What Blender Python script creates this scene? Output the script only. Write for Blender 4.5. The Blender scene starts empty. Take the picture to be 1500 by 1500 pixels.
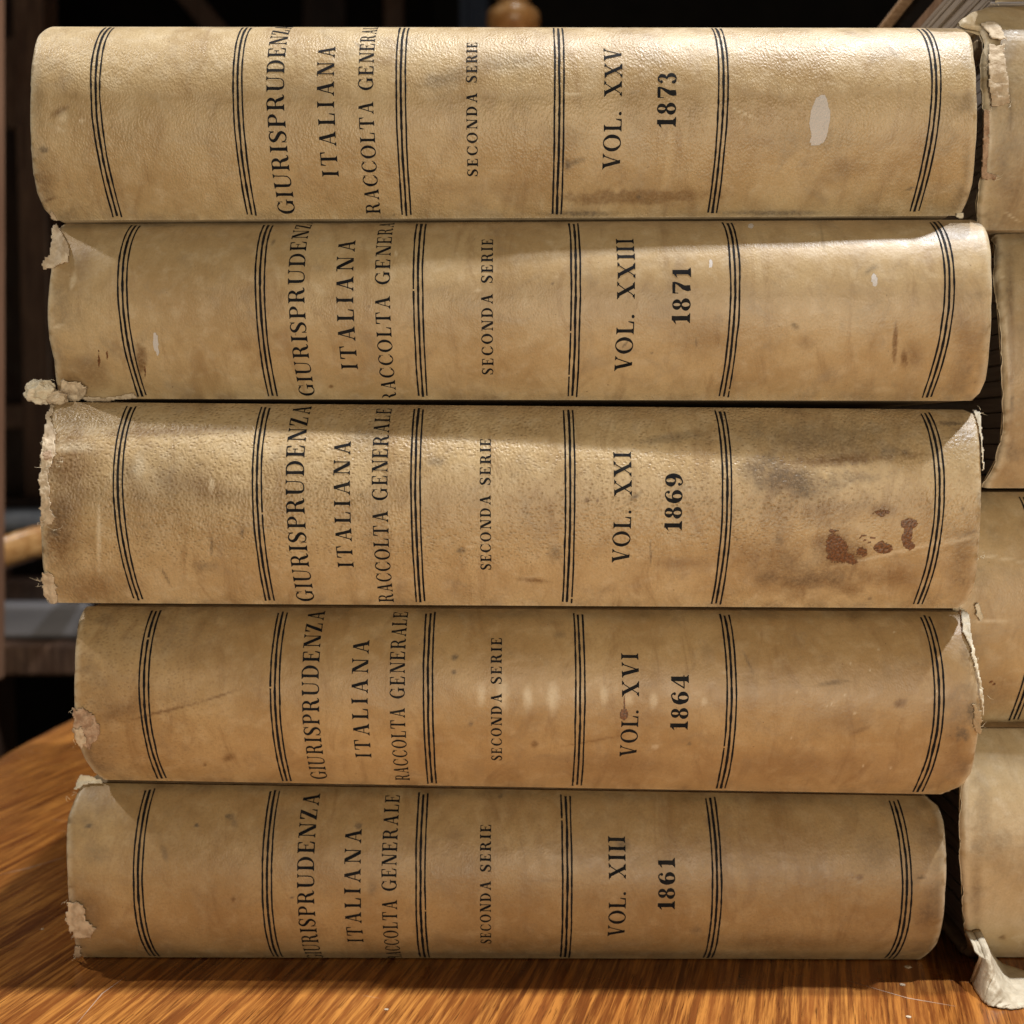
import bpy, bmesh, math, random
import numpy as np
from mathutils import Vector, Matrix, noise as mn

random.seed(7); np.random.seed(7)
CM = 0.01
scene = bpy.context.scene
COL = scene.collection

# ------------------------------------------------------------------ camera
CAM_D, CAM_H, PITCH = 28.0, 15.0, math.radians(4.0)      # centimetres
FPX = 1500.0                                             # focal length in photo pixels (photo is 1500 wide)
cam_d = bpy.data.cameras.new('camera'); cam = bpy.data.objects.new('camera', cam_d); COL.objects.link(cam)
cam.location = (0, -CAM_D*CM, CAM_H*CM); cam.rotation_euler = (math.radians(90)-PITCH, 0, 0)
cam_d.sensor_width = 36; cam_d.lens = 36.0*FPX/1500.0
cam_d.clip_start = 0.01; cam_d.clip_end = 50
cam_d.dof.use_dof = True; cam_d.dof.focus_distance = 0.267; cam_d.dof.aperture_fstop = 13
scene.camera = cam

# ------------------------------------------------------------------ world and lamps
w = bpy.data.worlds.new('World'); scene.world = w; w.use_nodes = True
bg = w.node_tree.nodes['Background']; bg.inputs[0].default_value = (1.0, 0.92, 0.84, 1); bg.inputs[1].default_value = 0.03

def spot(name, loc, target, power, size_deg, radius, color, blend=0.5):
    d = bpy.data.lights.new(name, 'SPOT'); d.energy = power; d.spot_size = math.radians(size_deg)
    d.spot_blend = blend; d.shadow_soft_size = radius; d.color = color
    o = bpy.data.objects.new(name, d); COL.objects.link(o); o.location = loc
    o.rotation_euler = (Vector(target)-Vector(loc)).to_track_quat('-Z', 'Y').to_euler(); return o
def area(name, loc, target, power, sx, sy, color):
    d = bpy.data.lights.new(name, 'AREA'); d.energy = power; d.shape = 'RECTANGLE'; d.size = sx; d.size_y = sy; d.color = color
    o = bpy.data.objects.new(name, d); COL.objects.link(o); o.location = loc
    o.rotation_euler = (Vector(target)-Vector(loc)).to_track_quat('-Z', 'Y').to_euler(); return o
spot('ceiling_spot', (0.16, -0.05, 1.75), (0, 0.0, 0.1), 68, 60, 0.014, (1.0, 0.95, 0.87))
spot('ceiling_spot', (0.72, -0.08, 1.75), (0, 0.0, 0.1), 118, 50, 0.018, (0.90, 0.94, 1.0))
spot('ceiling_spot', (-1.15, -0.05, 1.55), (0, 0.0, 0.1), 42, 50, 0.025, (1.0, 0.94, 0.86))
area('fill_light', (0.22, -1.10, 0.0), (0, 0, 0.18), 9.0, 0.7, 0.50, (1.0, 0.87, 0.66))  # added warm fill from low in front, not an actual lamp of the room
scene.view_settings.view_transform = 'Standard'; scene.view_settings.look = 'None'
scene.view_settings.exposure = 0.0; scene.view_settings.gamma = 1
scene.cycles.max_bounces = 6; scene.cycles.diffuse_bounces = 4; scene.cycles.use_denoising = True

# ------------------------------------------------------------------ helpers
def project(x, y, z):
    d = (y+CAM_D)*math.cos(PITCH) - (z-CAM_H)*math.sin(PITCH)
    u = (y+CAM_D)*math.sin(PITCH) + (z-CAM_H)*math.cos(PITCH)
    return 750+FPX*x/d, 750-FPX*u/d, d
def ray_plane_y(px, py, y):
    a, b = (px-750)/FPX, (750-py)/FPX
    dy = math.cos(PITCH)+b*math.sin(PITCH); dz = -math.sin(PITCH)+b*math.cos(PITCH)
    t = (y+CAM_D)/dy
    return a*t, CAM_H+dz*t
def ray_plane_z(px, py, z):
    a, b = (px-750)/FPX, (750-py)/FPX
    dy = math.cos(PITCH)+b*math.sin(PITCH); dz = -math.sin(PITCH)+b*math.cos(PITCH)
    t = (z-CAM_H)/dz
    return a*t, dy*t-CAM_D

def _hash(ix, iy, seed):
    h = (ix.astype(np.int64)*374761393 + iy.astype(np.int64)*668265263 + seed*2147483647) & 0xffffffff
    h = ((h ^ (h >> 13))*1274126177) & 0xffffffff
    return ((h ^ (h >> 16)) & 0xffff)/65535.0
def vnoise(x, y, seed=0):
    x = np.asarray(x, float); y = np.asarray(y, float)
    ix = np.floor(x); iy = np.floor(y); fx = x-ix; fy = y-iy
    fx = fx*fx*(3-2*fx); fy = fy*fy*(3-2*fy)
    a = _hash(ix, iy, seed); b = _hash(ix+1, iy, seed); c = _hash(ix, iy+1, seed); d = _hash(ix+1, iy+1, seed)
    return (a*(1-fx)+b*fx)*(1-fy)+(c*(1-fx)+d*fx)*fy
def fbm(x, y, seed=0, octv=4):
    s = 0; a = 1; t = 0
    for k in range(octv):
        s = s+a*vnoise(np.asarray(x)*2**k+k*17.3, np.asarray(y)*2**k-k*9.1, seed+k*31); t += a; a *= .5
    return s/t
def sstep(e0, e1, x):
    t = np.clip((x-e0)/(e1-e0), 0, 1); return t*t*(3-2*t)

def tag(o, label=None, cat=None, group=None, kind=None):
    if label: o['label'] = label
    if cat: o['category'] = cat
    if group: o['group'] = group
    if kind: o['kind'] = kind
    return o
def empty(name, loc=(0, 0, 0)):
    o = bpy.data.objects.new(name, None); COL.objects.link(o); o.location = loc; o.empty_display_size = 0.02; return o
def mesh_obj(name, verts, faces, mat, parent=None, smooth=False):
    """verts in centimetres, world frame; the object is placed so that its world shape is kept under its parent"""
    me = bpy.data.meshes.new(name); V = np.asarray(verts, float)*CM
    me.from_pydata([tuple(v) for v in V], [], faces); me.update()
    if smooth: me.polygons.foreach_set('use_smooth', [True]*len(me.polygons))
    if mat: me.materials.append(mat)
    o = bpy.data.objects.new(name, me); COL.objects.link(o)
    if parent is not None:
        o.parent = parent
        off = Vector((0, 0, 0)); p = parent
        while p: off += p.location; p = p.parent
        me.transform(Matrix.Translation(-off))
    return o
def grid_faces(nx, ny, off=0, flip=False):
    i = np.arange(nx-1)[:, None]; j = np.arange(ny-1)[None, :]
    a = (i*ny+j).ravel()+off; b = ((i+1)*ny+j).ravel()+off
    f = np.stack([a, b, b+1, a+1], 1)
    if flip: f = f[:, ::-1]
    return f
def mod_bevel(o, wdt, seg=2):
    m = o.modifiers.new('bevel', 'BEVEL'); m.width = wdt*CM; m.segments = seg; m.limit_method = 'ANGLE'
def box(name, lo, hi, mat, parent=None, bev=0.0):
    x0, y0, z0 = lo; x1, y1, z1 = hi
    v = [(x0,y0,z0),(x1,y0,z0),(x1,y1,z0),(x0,y1,z0),(x0,y0,z1),(x1,y0,z1),(x1,y1,z1),(x0,y1,z1)]
    f = [(0,3,2,1),(4,5,6,7),(0,1,5,4),(1,2,6,5),(2,3,7,6),(3,0,4,7)]
    o = mesh_obj(name, v, f, mat, parent)
    if bev: mod_bevel(o, bev)
    return o
def lathe(name, prof, cx, cy, mat, parent=None, n=48):
    v = []; f = []
    for r, z in prof:
        for k in range(n):
            a = 2*math.pi*k/n; v.append((cx+r*math.cos(a), cy+r*math.sin(a), z))
    m = len(prof)
    for i in range(m-1):
        for k in range(n):
            f.append((i*n+k, i*n+(k+1) % n, (i+1)*n+(k+1) % n, (i+1)*n+k))
    f.append(tuple(range(n))[::-1]); f.append(tuple((m-1)*n+k for k in range(n)))
    return mesh_obj(name, v, f, mat, parent, True)

# ------------------------------------------------------------------ materials
class NT:
    def __init__(s, name):
        s.m = bpy.data.materials.new(name); s.m.use_nodes = True; s.t = s.m.node_tree
        s.n = s.t.nodes; s.b = s.n['Principled BSDF']; s.out = s.n['Material Output']
    def add(s, typ, ins=None, **kw):
        nd = s.n.new(typ)
        for k, v in kw.items(): setattr(nd, k, v)
        for k, v in (ins or {}).items(): s.set(nd.inputs[k], v)
        return nd
    def set(s, sock, v):
        if isinstance(v, bpy.types.NodeSocket): s.t.links.new(v, sock)
        elif isinstance(v, bpy.types.Node): s.t.links.new(v.outputs[0], sock)
        else: sock.default_value = v
    def math(s, op, a, b=0.0, c=None):
        nd = s.n.new('ShaderNodeMath'); nd.operation = op; s.set(nd.inputs[0], a); s.set(nd.inputs[1], b)
        if c is not None: s.set(nd.inputs[2], c)
        return nd.outputs[0]
    def ramp(s, v, lo, hi, a=0.0, b=1.0):
        nd = s.n.new('ShaderNodeMapRange'); nd.interpolation_type = 'SMOOTHSTEP'
        s.set(nd.inputs[0], v); s.set(nd.inputs[1], lo); s.set(nd.inputs[2], hi); s.set(nd.inputs[3], a); s.set(nd.inputs[4], b)
        return nd.outputs[0]
    def mix(s, f, a, b, mode='MIX'):
        nd = s.n.new('ShaderNodeMix'); nd.data_type = 'RGBA'; nd.blend_type = mode
        s.set(nd.inputs[0], f); s.set(nd.inputs[6], a); s.set(nd.inputs[7], b); return nd.outputs[2]
    def noise(s, vec, scale, detail=3, rough=.55, dist=0.0):
        nd = s.add('ShaderNodeTexNoise', {'Vector': vec, 'Scale': scale, 'Detail': detail, 'Roughness': rough, 'Distortion': dist})
        return nd.outputs[0]
    def mapping(s, vec, scale=(1, 1, 1), loc=(0, 0, 0), rot=(0, 0, 0)):
        return s.add('ShaderNodeMapping', {'Vector': vec, 'Scale': scale, 'Location': loc, 'Rotation': rot}).outputs[0]
    def bump(s, h, strength, dist, normal=None):
        ins = {'Height': h, 'Strength': strength, 'Distance': dist}
        if normal is not None: ins['Normal'] = normal
        return s.add('ShaderNodeBump', ins).outputs[0]
def col(r, g, b): return (r, g, b, 1)

def vellum(name, tint=(1, 1, 1), grain=1.0, pebble=12.0, pores=0.0, gloss=0.36, seed=0.0, dirty=1.0):
    s = NT(name)
    uv = s.add('ShaderNodeUVMap').outputs[0]                       # UV unit = 1 cm on the surface
    p = s.mapping(uv, loc=(seed*7.3, seed*3.1, 0))
    A = s.add('ShaderNodeAttribute', attribute_name='wear_a'); B = s.add('ShaderNodeAttribute', attribute_name='wear_b')
    a = s.add('ShaderNodeSeparateColor', {0: A.outputs['Color']}).outputs
    b = s.add('ShaderNodeSeparateColor', {0: B.outputs['Color']}).outputs
    t = lambda r, g, bb: col(r*tint[0], g*tint[1], bb*tint[2])
    n1 = s.noise(p, .38, 5, .6, .6); n2 = s.noise(p, 2.2, 5, .6, .3); n3 = s.noise(p, 14, 4, .7); n4 = s.noise(s.mapping(p, (1, .35, 1)), 1.1, 6, .7, 1.2)
    c = s.mix(s.ramp(n1, .3, .72), t(.425, .30, .155), t(.56, .43, .25))
    c = s.mix(s.math('MULTIPLY', s.ramp(n2, .45, .75), .45), c, t(.63, .525, .365))
    c = s.mix(s.math('MULTIPLY', s.ramp(n4, .47, .75), .75*dirty), c, t(.27, .165, .075))
    n5 = s.noise(s.mapping(p, loc=(5, 1, 0)), .75, 6, .68, .8)
    c = s.mix(s.math('MULTIPLY', s.ramp(n5, .50, .72), .45*dirty), c, t(.27, .22, .165))
    c = s.mix(s.math('MULTIPLY', s.ramp(n3, .4, .8), .38), c, t(.30, .205, .105))
    # small specks and hair scratches
    sp = s.noise(s.mapping(p, loc=(3, 9, 0)), 9, 2, .5); c = s.mix(s.ramp(sp, .73, .77, 0, .75*dirty), c, col(.12, .07, .035))
    sl = s.noise(s.mapping(p, (2.0, 26, 1), rot=(0, 0, .35)), 1.0, 2, .5, .5); c = s.mix(s.ramp(sl, .76, .80, 0, .35*dirty), c, col(.16, .1, .05))
    sw = s.noise(s.mapping(p, (24, 2.4, 1), rot=(0, 0, -.2)), 1.0, 2, .5, .4); c = s.mix(s.ramp(sw, .76, .81, 0, .35), c, col(.75, .66, .5))
    # grain: fine pebbles, and pores in rows where the hide shows them
    warp = s.add('ShaderNodeTexNoise', {'Vector': p, 'Scale': 1.2, 'Detail': 2}).outputs['Color']
    pv = s.add('ShaderNodeVectorMath', {0: p, 1: s.add('ShaderNodeVectorMath', {0: warp, 1: (.22, .22, .22)}, operation='MULTIPLY').outputs[0]}, operation='ADD').outputs[0]
    vo = s.add('ShaderNodeTexVoronoi', {'Vector': s.mapping(pv, (1.15, .8, 1), rot=(0, 0, .4)), 'Scale': pebble*1.35, 'Smoothness': .6, 'Randomness': .9}, feature='SMOOTH_F1')
    pat = s.ramp(s.noise(s.mapping(p, loc=(11, 2, 0)), .45, 3), .3, .65, .35, 1.0)
    vo2 = s.add('ShaderNodeTexVoronoi', {'Vector': s.mapping(pv, (.85, 1.2, 1), rot=(0, 0, -.45)), 'Scale': 9.5, 'Smoothness': .25, 'Randomness': .8}, feature='SMOOTH_F1')
    pore = s.ramp(vo2.outputs['Distance'], .05, .50, 1, 0)
    poreamt = s.math('MULTIPLY', s.math('MULTIPLY', pore, b[2]), pores)
    fine = s.noise(p, 38, 3, .6)
    c = s.mix(s.math('MULTIPLY', poreamt, .65), c, t(.25, .165, .08))
    # wear painted on as attributes: a = white chip, brown stain, grime; b = pale scuff, scab, grain amount
    rag = s.noise(p, 9, 4, .7)
    def edge(ch, lo=.35, hi=.6): return s.ramp(s.math('ADD', ch, s.math('MULTIPLY', s.math('SUBTRACT', s.math('ADD', s.math('MULTIPLY', rag, .6), s.math('MULTIPLY', s.noise(p, 30, 3, .6), .4)), .5), 1.5)), lo, hi)
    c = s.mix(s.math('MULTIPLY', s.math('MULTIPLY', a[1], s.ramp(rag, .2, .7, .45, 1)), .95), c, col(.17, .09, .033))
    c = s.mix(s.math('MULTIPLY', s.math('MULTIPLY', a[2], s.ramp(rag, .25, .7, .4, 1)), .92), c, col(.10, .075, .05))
    c = s.mix(s.math('MULTIPLY', s.math('MULTIPLY', b[0], s.ramp(rag, .2, .6, .4, 1)), .6), c, col(.78, .68, .5))
    c = s.mix(s.math('MULTIPLY', edge(b[1], .30, .56), .95), c, s.mix(s.ramp(s.noise(p, 16, 4, .7), .35, .65), col(.22, .082, .024), col(.055, .021, .009)))
    c = s.mix(edge(a[0], .42, .5), c, col(.60, .57, .56))
    s.set(s.b.inputs['Base Color'], c)
    h = s.math('ADD', s.math('MULTIPLY', s.math('MULTIPLY', vo.outputs['Distance'], pat), 1.0), s.math('MULTIPLY', fine, .35))
    h = s.math('SUBTRACT', h, s.math('MULTIPLY', poreamt, .45))
    nrm = s.bump(h, min(1.0, .6*grain+.2), .00021*grain)
    big = s.math('ADD', s.noise(p, .9, 3), s.math('MULTIPLY', s.noise(s.mapping(p, (.7, 1.6, 1)), 1.6, 4), .2))
    nrm = s.bump(big, .4, .0010, nrm)
    nrm = s.bump(s.math('ADD', edge(b[1], .4, .5), s.math('MULTIPLY', edge(a[0], .42, .5), -.8)), .6, .0003, nrm)
    s.set(s.b.inputs['Normal'], nrm)
    s.set(s.b.inputs['Roughness'], s.math('ADD', s.ramp(n2, .3, .7, gloss+.03, gloss+.17), s.math('MULTIPLY', s.math('ADD', a[0], a[2]), .15)))
    s.b.inputs['Specular IOR Level'].default_value = .6
    return s.m

def plain(name, c1, c2, scale=40, rough=.7, bump=.3, dist=.001, stretch=(1, 1, 1), metal=0, detail=4, spec=.4):
    s = NT(name); tc = s.add('ShaderNodeTexCoord').outputs['Object']
    p = s.mapping(tc, stretch)
    n = s.noise(p, scale, detail, .6, .4)
    s.set(s.b.inputs['Base Color'], s.mix(s.ramp(n, .3, .7), col(*c1), col(*c2)))
    s.b.inputs['Roughness'].default_value = rough; s.b.inputs['Metallic'].default_value = metal
    s.b.inputs['Specular IOR Level'].default_value = spec
    if bump: s.set(s.b.inputs['Normal'], s.bump(s.noise(p, scale*2, detail), bump, dist))
    return s.m

def ink():
    s = NT('printing_ink'); tc = s.add('ShaderNodeTexCoord').outputs['Object']
    n = s.noise(tc, 900, 4, .75); n2 = s.noise(tc, 160, 3, .6)
    wearf = s.ramp(s.math('ADD', n, s.math('MULTIPLY', n2, .55)), 0.99, 1.12)     # where the ink has rubbed off
    s.set(s.b.inputs['Base Color'], s.mix(s.ramp(n2, .4, .75), col(.006, .007, .010), col(.02, .019, .02)))
    s.b.inputs['Roughness'].default_value = .65; s.b.inputs['Specular IOR Level'].default_value = .12
    s.set(s.b.inputs['Alpha'], s.math('SUBTRACT', .97, s.math('MULTIPLY', wearf, .75)))
    return s.m
def wood(name, dark, mid, light, scale=1.0, rough=.28, stretch=(1, .06, 1), rot=0.0, bump=.25, coat=.3, scratches=True):
    s = NT(name); tc = s.add('ShaderNodeTexCoord').outputs['Object']
    q = s.mapping(tc, rot=(0, 0, rot))
    p = s.mapping(q, stretch)
    f1 = s.noise(p, 60*scale, 5, .6, 1.0); f2 = s.noise(p, 420*scale, 4, .7, .2); f3 = s.noise(p, 1500*scale, 3, .6)
    c = s.mix(s.ramp(f1, .3, .7), col(*dark), col(*mid))
    c = s.mix(s.ramp(f2, .40, .66), c, col(*light))
    c = s.mix(s.ramp(f3, .56, .70, 0, .8), c, col(*[d*.45 for d in dark]))
    big = s.noise(s.mapping(q, (1, .35, 1)), 9*scale, 3, .5, 1.5)
    c = s.mix(s.ramp(big, .42, .7, 0, .6), c, s.mix(1.0, c, col(.72, .55, .42), 'MULTIPLY'))
    r = s.ramp(s.noise(q, 35, 4), .3, .7, rough-.05, rough+.12)
    if scratches:
        sc = s.noise(s.mapping(q, (.5, 14, 1), rot=(0, 0, .25)), 60, 2, .5, .3)
        m = s.ramp(sc, .745, .765, 0, .5); c = s.mix(m, c, col(.62, .45, .32))
    s.set(s.b.inputs['Base Color'], c); s.set(s.b.inputs['Roughness'], r)
    s.set(s.b.inputs['Normal'], s.bump(s.math('ADD', f2, f3), bump, .0003))
    s.b.inputs['Coat Weight'].default_value = coat; s.b.inputs['Coat Roughness'].default_value = .2
    return s.m

M = {}
M['ink'] = ink()
M['torn'] = plain('torn_paper', (.42, .32, .215), (.66, .55, .41), 350, .85, .8, .0004)
M['brown_torn'] = plain('brown_board_core', (.30, .19, .12), (.52, .38, .27), 500, .9, .8, .0005)
M['bright_torn'] = plain('pale_fibre', (.60, .52, .38), (.78, .71, .57), 400, .85, .6, .0004)
M['pages'] = plain('aged_page_paper', (.30, .26, .235), (.42, .37, .33), 900, .9, .5, .0002, (.05, .05, 1))
M['endpaper'] = plain('brown_endpaper', (.17, .10, .065), (.28, .18, .12), 200, .9, .4, .0004)
M['board'] = plain('parchment_board_side', (.36, .26, .15), (.52, .40, .25), 150, .6, .4, .0004)
M['table'] = wood('table_wood', (.125, .036, .009), (.29, .098, .022), (.55, .235, .052), 1.25, .24, (1, .045, 1), rot=.30, coat=.25)
M['dark_wood'] = wood('dark_wood', (.012, .006, .004), (.026, .013, .008), (.04, .022, .014), .5, .42, (1, 1, .08), bump=.2, coat=.1, scratches=False)
M['brown_wood'] = wood('brown_wood', (.055, .027, .017), (.10, .054, .034), (.15, .088, .056), .5, .45, (1, 1, .08), bump=.2, coat=.1, scratches=False)
M['honey_wood'] = wood('honey_wood', (.30, .13, .035), (.50, .25, .08), (.62, .36, .14), .6, .35, (1, .1, 1), bump=.1, coat=.3, scratches=False)
M['grey_paint'] = plain('grey_painted_wood', (.13, .125, .13), (.22, .21, .215), 30, .35, .1, .001, (.1, 1, 1))
M['black_wood_and_shade'] = plain('black_wood_and_gap_shade', (.004, .003, .003), (.007, .005, .004), 20, .8, .1, spec=.1)  # cupboard door, and the block that imitates shade under the loose board
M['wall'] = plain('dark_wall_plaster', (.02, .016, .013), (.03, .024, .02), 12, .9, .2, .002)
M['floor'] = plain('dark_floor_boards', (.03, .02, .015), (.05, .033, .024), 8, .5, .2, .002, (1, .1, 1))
M['curtain'] = plain('blue_grey_cloth', (.16, .20, .30), (.20, .25, .36), 60, .9, .2, .001)

# ------------------------------------------------------------------ table and room (large structure)
TCX, TCY, TR = 27.0, 19.0, 52.0
def build_table():
    root = tag(empty('round_table', (TCX*CM, TCY*CM, 0)), 'round polished orange-brown wooden table carrying the two stacks of old books', 'table')
    prof = [(0.0, -2.4), (TR-3, -2.4), (TR-1.2, -2.3), (TR-.5, -2.0), (TR-.1, -1.5), (TR, -1.0), (TR-.15, -.5), (TR-.45, -.18), (TR-.9, -.03), (TR-1.5, 0.0), (TR*.5, 0.0), (.01, 0.0)]
    n = 160; v = []; f = []
    for r, z in prof:
        for k in range(n):
            a = 2*math.pi*k/n; v.append((TCX+r*math.cos(a), TCY+r*math.sin(a), z))
    for i in range(len(prof)-1):
        for k in range(n): f.append((i*n+k, i*n+(k+1) % n, (i+1)*n+(k+1) % n, (i+1)*n+k))
    top = mesh_obj('tabletop', v, f, M['table'], root, True)
    lathe('pedestal', [(16, -74), (18, -72), (9, -66), (5, -55), (7, -40), (5, -25), (8, -10), (14, -2.45)], TCX, TCY, M['table'], root)
    # long pale scratches in the varnish, left of the stack
    for pts, wd in (([(0, 1281), (40, 1272), (94, 1256)], .035), ([(112, 1500), (150, 1455), (185, 1430)], .02), ([(1240, 1436), (1330, 1462), (1400, 1474)], .02), ([(40, 1100), (60, 1108)], .02)):
        P = [ray_plane_z(px, py, 0.006) for px, py in pts]; vv = []; ff = []
        for i, (x, y) in enumerate(P):
            x2, y2 = P[min(i+1, len(P)-1)]; x1, y1 = P[max(i-1, 0)]
            dx, dy = x2-x1, y2-y1; L = math.hypot(dx, dy); nx, ny = -dy/L*wd, dx/L*wd
            if i in (0, len(P)-1): nx *= .2; ny *= .2
            vv += [(x+nx, y+ny, .006), (x-nx, y-ny, .006)]
            if i: ff.append((2*i-2, 2*i-1, 2*i+1, 2*i))
        mesh_obj('scratch', vv, ff, M['scratch'], root)
M['scratch'] = plain('scuffed_varnish', (.42, .27, .18), (.52, .36, .26), 300, .5, .2, .0002)
build_table()
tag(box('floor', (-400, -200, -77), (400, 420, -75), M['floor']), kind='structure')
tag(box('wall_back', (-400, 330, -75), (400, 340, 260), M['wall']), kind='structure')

def at(px, py, depth):
    """point in centimetres seen at photo pixel px,py at a given distance along the room"""
    x, z = ray_plane_y(px, py, depth-CAM_D); return x, depth-CAM_D, z
def slab(name, p0, p1, depth, thick, mat, parent, bev=.3):
    """a box whose front face spans two photo pixels at a given depth"""
    x0, y, z1 = at(p0[0], p0[1], depth); x1, _, z0 = at(p1[0], p1[1], depth)
    return box(name, (x0, y, z0), (x1, y+thick, z1), mat, parent, bev)
def leaning(name, a, b, wdt, thick, mat, parent):
    """a bar with a rectangular section from point a to point b (cm)"""
    a = Vector(a); b = Vector(b); d = (b-a).normalized()
    s = d.cross(Vector((0, 1, 0)));
    if s.length < .1: s = Vector((0, 0, 1))
    s.normalize(); t = d.cross(s).normalized()
    v = []
    for e in (a, b):
        for i, j in ((-1, -1), (1, -1), (1, 1), (-1, 1)): v.append(e+s*wdt/2*i+t*thick/2*j)
    f = [(0, 1, 2, 3), (7, 6, 5, 4), (0, 4, 5, 1), (1, 5, 6, 2), (2, 6, 7, 3), (3, 7, 4, 0)]
    o = mesh_obj(name, v, f, mat, parent); mod_bevel(o, .25); return o

def build_background():
    # dark bookcase at the left: two posts and a rail
    r = tag(empty('bookcase', (-.60, .92, -.75)), 'dark brown wooden bookcase frame behind the left end of the book stack', 'bookcase')
    x, y, z = at(44, 0, 120); x2, _, _ = at(68, 600, 120)
    leaning('post', at(42, -400, 120), at(71, 800, 120), 3.4, 4, M['brown_wood'], r)
    x0 = at(42, 0, 120)[0]
    leaning('post', at(-60, -400, 121), at(-50, 900, 121), 4, 4, M['brown_wood'], r)
    slab('rail', (-60, 592), (52, 628), 121, 3, M['brown_wood'], r)
    slab('back_panel', (-90, -300), (60, 900), 128, 1.2, M['dark_wood'], r)
    leaning('brace', at(10, 60, 123), at(30, 190, 123), 2.5, 2, M['brown_wood'], r)
    # nearer upright at the very edge of the photo
    o = leaning('wooden_upright', at(-24, -300, 66), at(-22, 1000, 66), 1.55, 2.5, M['honey_dark'], None)
    tag(o, 'slim brown wooden upright at the left edge, nearest the table', 'post')
    # armchair behind the table: honey armrest, grey seat, dark apron
    c = tag(empty('armchair', (-.5, .6, -.75)), 'dark chair with curved honey-coloured wooden armrest beyond the table edge', 'chair')
    pts = [at(-160, 860, 78), at(0, 812, 84), at(60, 792, 86), at(150, 778, 92)]
    vv = []; ff = []; n = 16
    for i, P in enumerate(pts):
        for k in range(n):
            a = 2*math.pi*k/n; ca, sa_ = math.cos(a), math.sin(a); vv.append((P[0], P[1]+2.2*math.copysign(abs(ca)**.5, ca), P[2]+1.35*math.copysign(abs(sa_)**.5, sa_)))
    for i in range(len(pts)-1):
        for k in range(n): ff.append((i*n+k, (i+1)*n+k, (i+1)*n+(k+1) % n, i*n+(k+1) % n))
    ff.append(tuple(range(n))); ff.append(tuple((len(pts)-1)*n+k for k in range(n))[::-1])
    mesh_obj('armrest', vv, ff, M['honey_wood'], c, True)
    slab('cushion', (-90, 752), (150, 782), 104, 14, M['grey_cloth'], c, .8)
    slab('back_rail', (-90, 730), (150, 744), 112, 3, M['dark_wood'], c)
    slab('seat_rail', (-90, 885), (170, 936), 96, 3, M['grey_paint'], c, .4)
    slab('apron', (-90, 850), (170, 884), 98, 3, M['dark_wood'], c)
    slab('apron', (-90, 945), (170, 990), 94, 3, M['brown_wood'], c)
    x, y, z = at(-40, 940, 96); box('leg', (x-2, y, -75), (x+2, y+4, z+8), M['dark_wood'], c, .3)
    x, y, z = at(165, 940, 96); box('leg', (x-2, y, -75), (x+2, y+4, z+8), M['dark_wood'], c, .3)
    # turned finial on a chair post behind the top of the stack
    x, y, z = at(752, 30, 92); k = 92/FPX
    f = tag(empty('turned_post', (x*CM, y*CM, -.75)), 'turned honey-brown wooden finial rising above the topmost book', 'post')
    prof = [(2.2, -75), (2.0, z-14), (1.2, z-12), (1.8, z-10), (1.1, z-8), (1.4, z-3.2), (1.0, z-2.4), (1.2, z-1.6), (2.0, z-1.1), (2.35, z-.3), (2.3, z+.5), (1.7, z+1.0), (1.25, z+1.3), (1.35, z+1.7), (1.75, z+2.2), (1.9, z+3.0), (1.6, z+4.0), (.6, z+4.8), (.02, z+5)]
    lathe('finial', prof, x, y, M['honey_wood'], f)
    # cupboard far behind with dim uprights
    q = tag(empty('cupboard', (-.4, 1.7, -.75)), 'dark cupboard in the shade far behind the stack', 'cupboard')
    slab('door', (-100, -250), (640, 1400), 215, 4, M['black_wood_and_shade'], q)
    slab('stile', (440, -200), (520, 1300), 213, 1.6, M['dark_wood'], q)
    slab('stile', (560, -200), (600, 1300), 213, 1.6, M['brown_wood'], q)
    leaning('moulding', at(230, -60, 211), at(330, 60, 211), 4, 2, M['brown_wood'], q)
    x, y, z = at(696, 0, 240)
    # hanging cloth, wavy
    vv = []; ff = []; n = 40
    for i in range(n+1):
        xx = at(676+38*i/n, 0, 240)[0]; yy = 240-CAM_D+.5*math.sin(i*1.1)
        vv += [(xx, yy, 150), (xx, yy, -70)]
        if i: ff.append((2*i-2, 2*i-1, 2*i+1, 2*i))
    o = mesh_obj('curtain', vv, ff, M['curtain'], None, True); m = o.modifiers.new('s', 'SOLIDIFY'); m.thickness = .004
    tag(o, 'narrow strip of blue-grey curtain left of the turned finial', 'curtain')
M['honey_dark'] = plain('worn_brown_wood', (.16, .085, .05), (.25, .14, .085), 60, .45, .2, .0005, (1, 1, .1))
M['grey_cloth'] = plain('pale_grey_cloth', (.22, .23, .25), (.34, .35, .37), 60, .8, .3, .001)
build_background()

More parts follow.
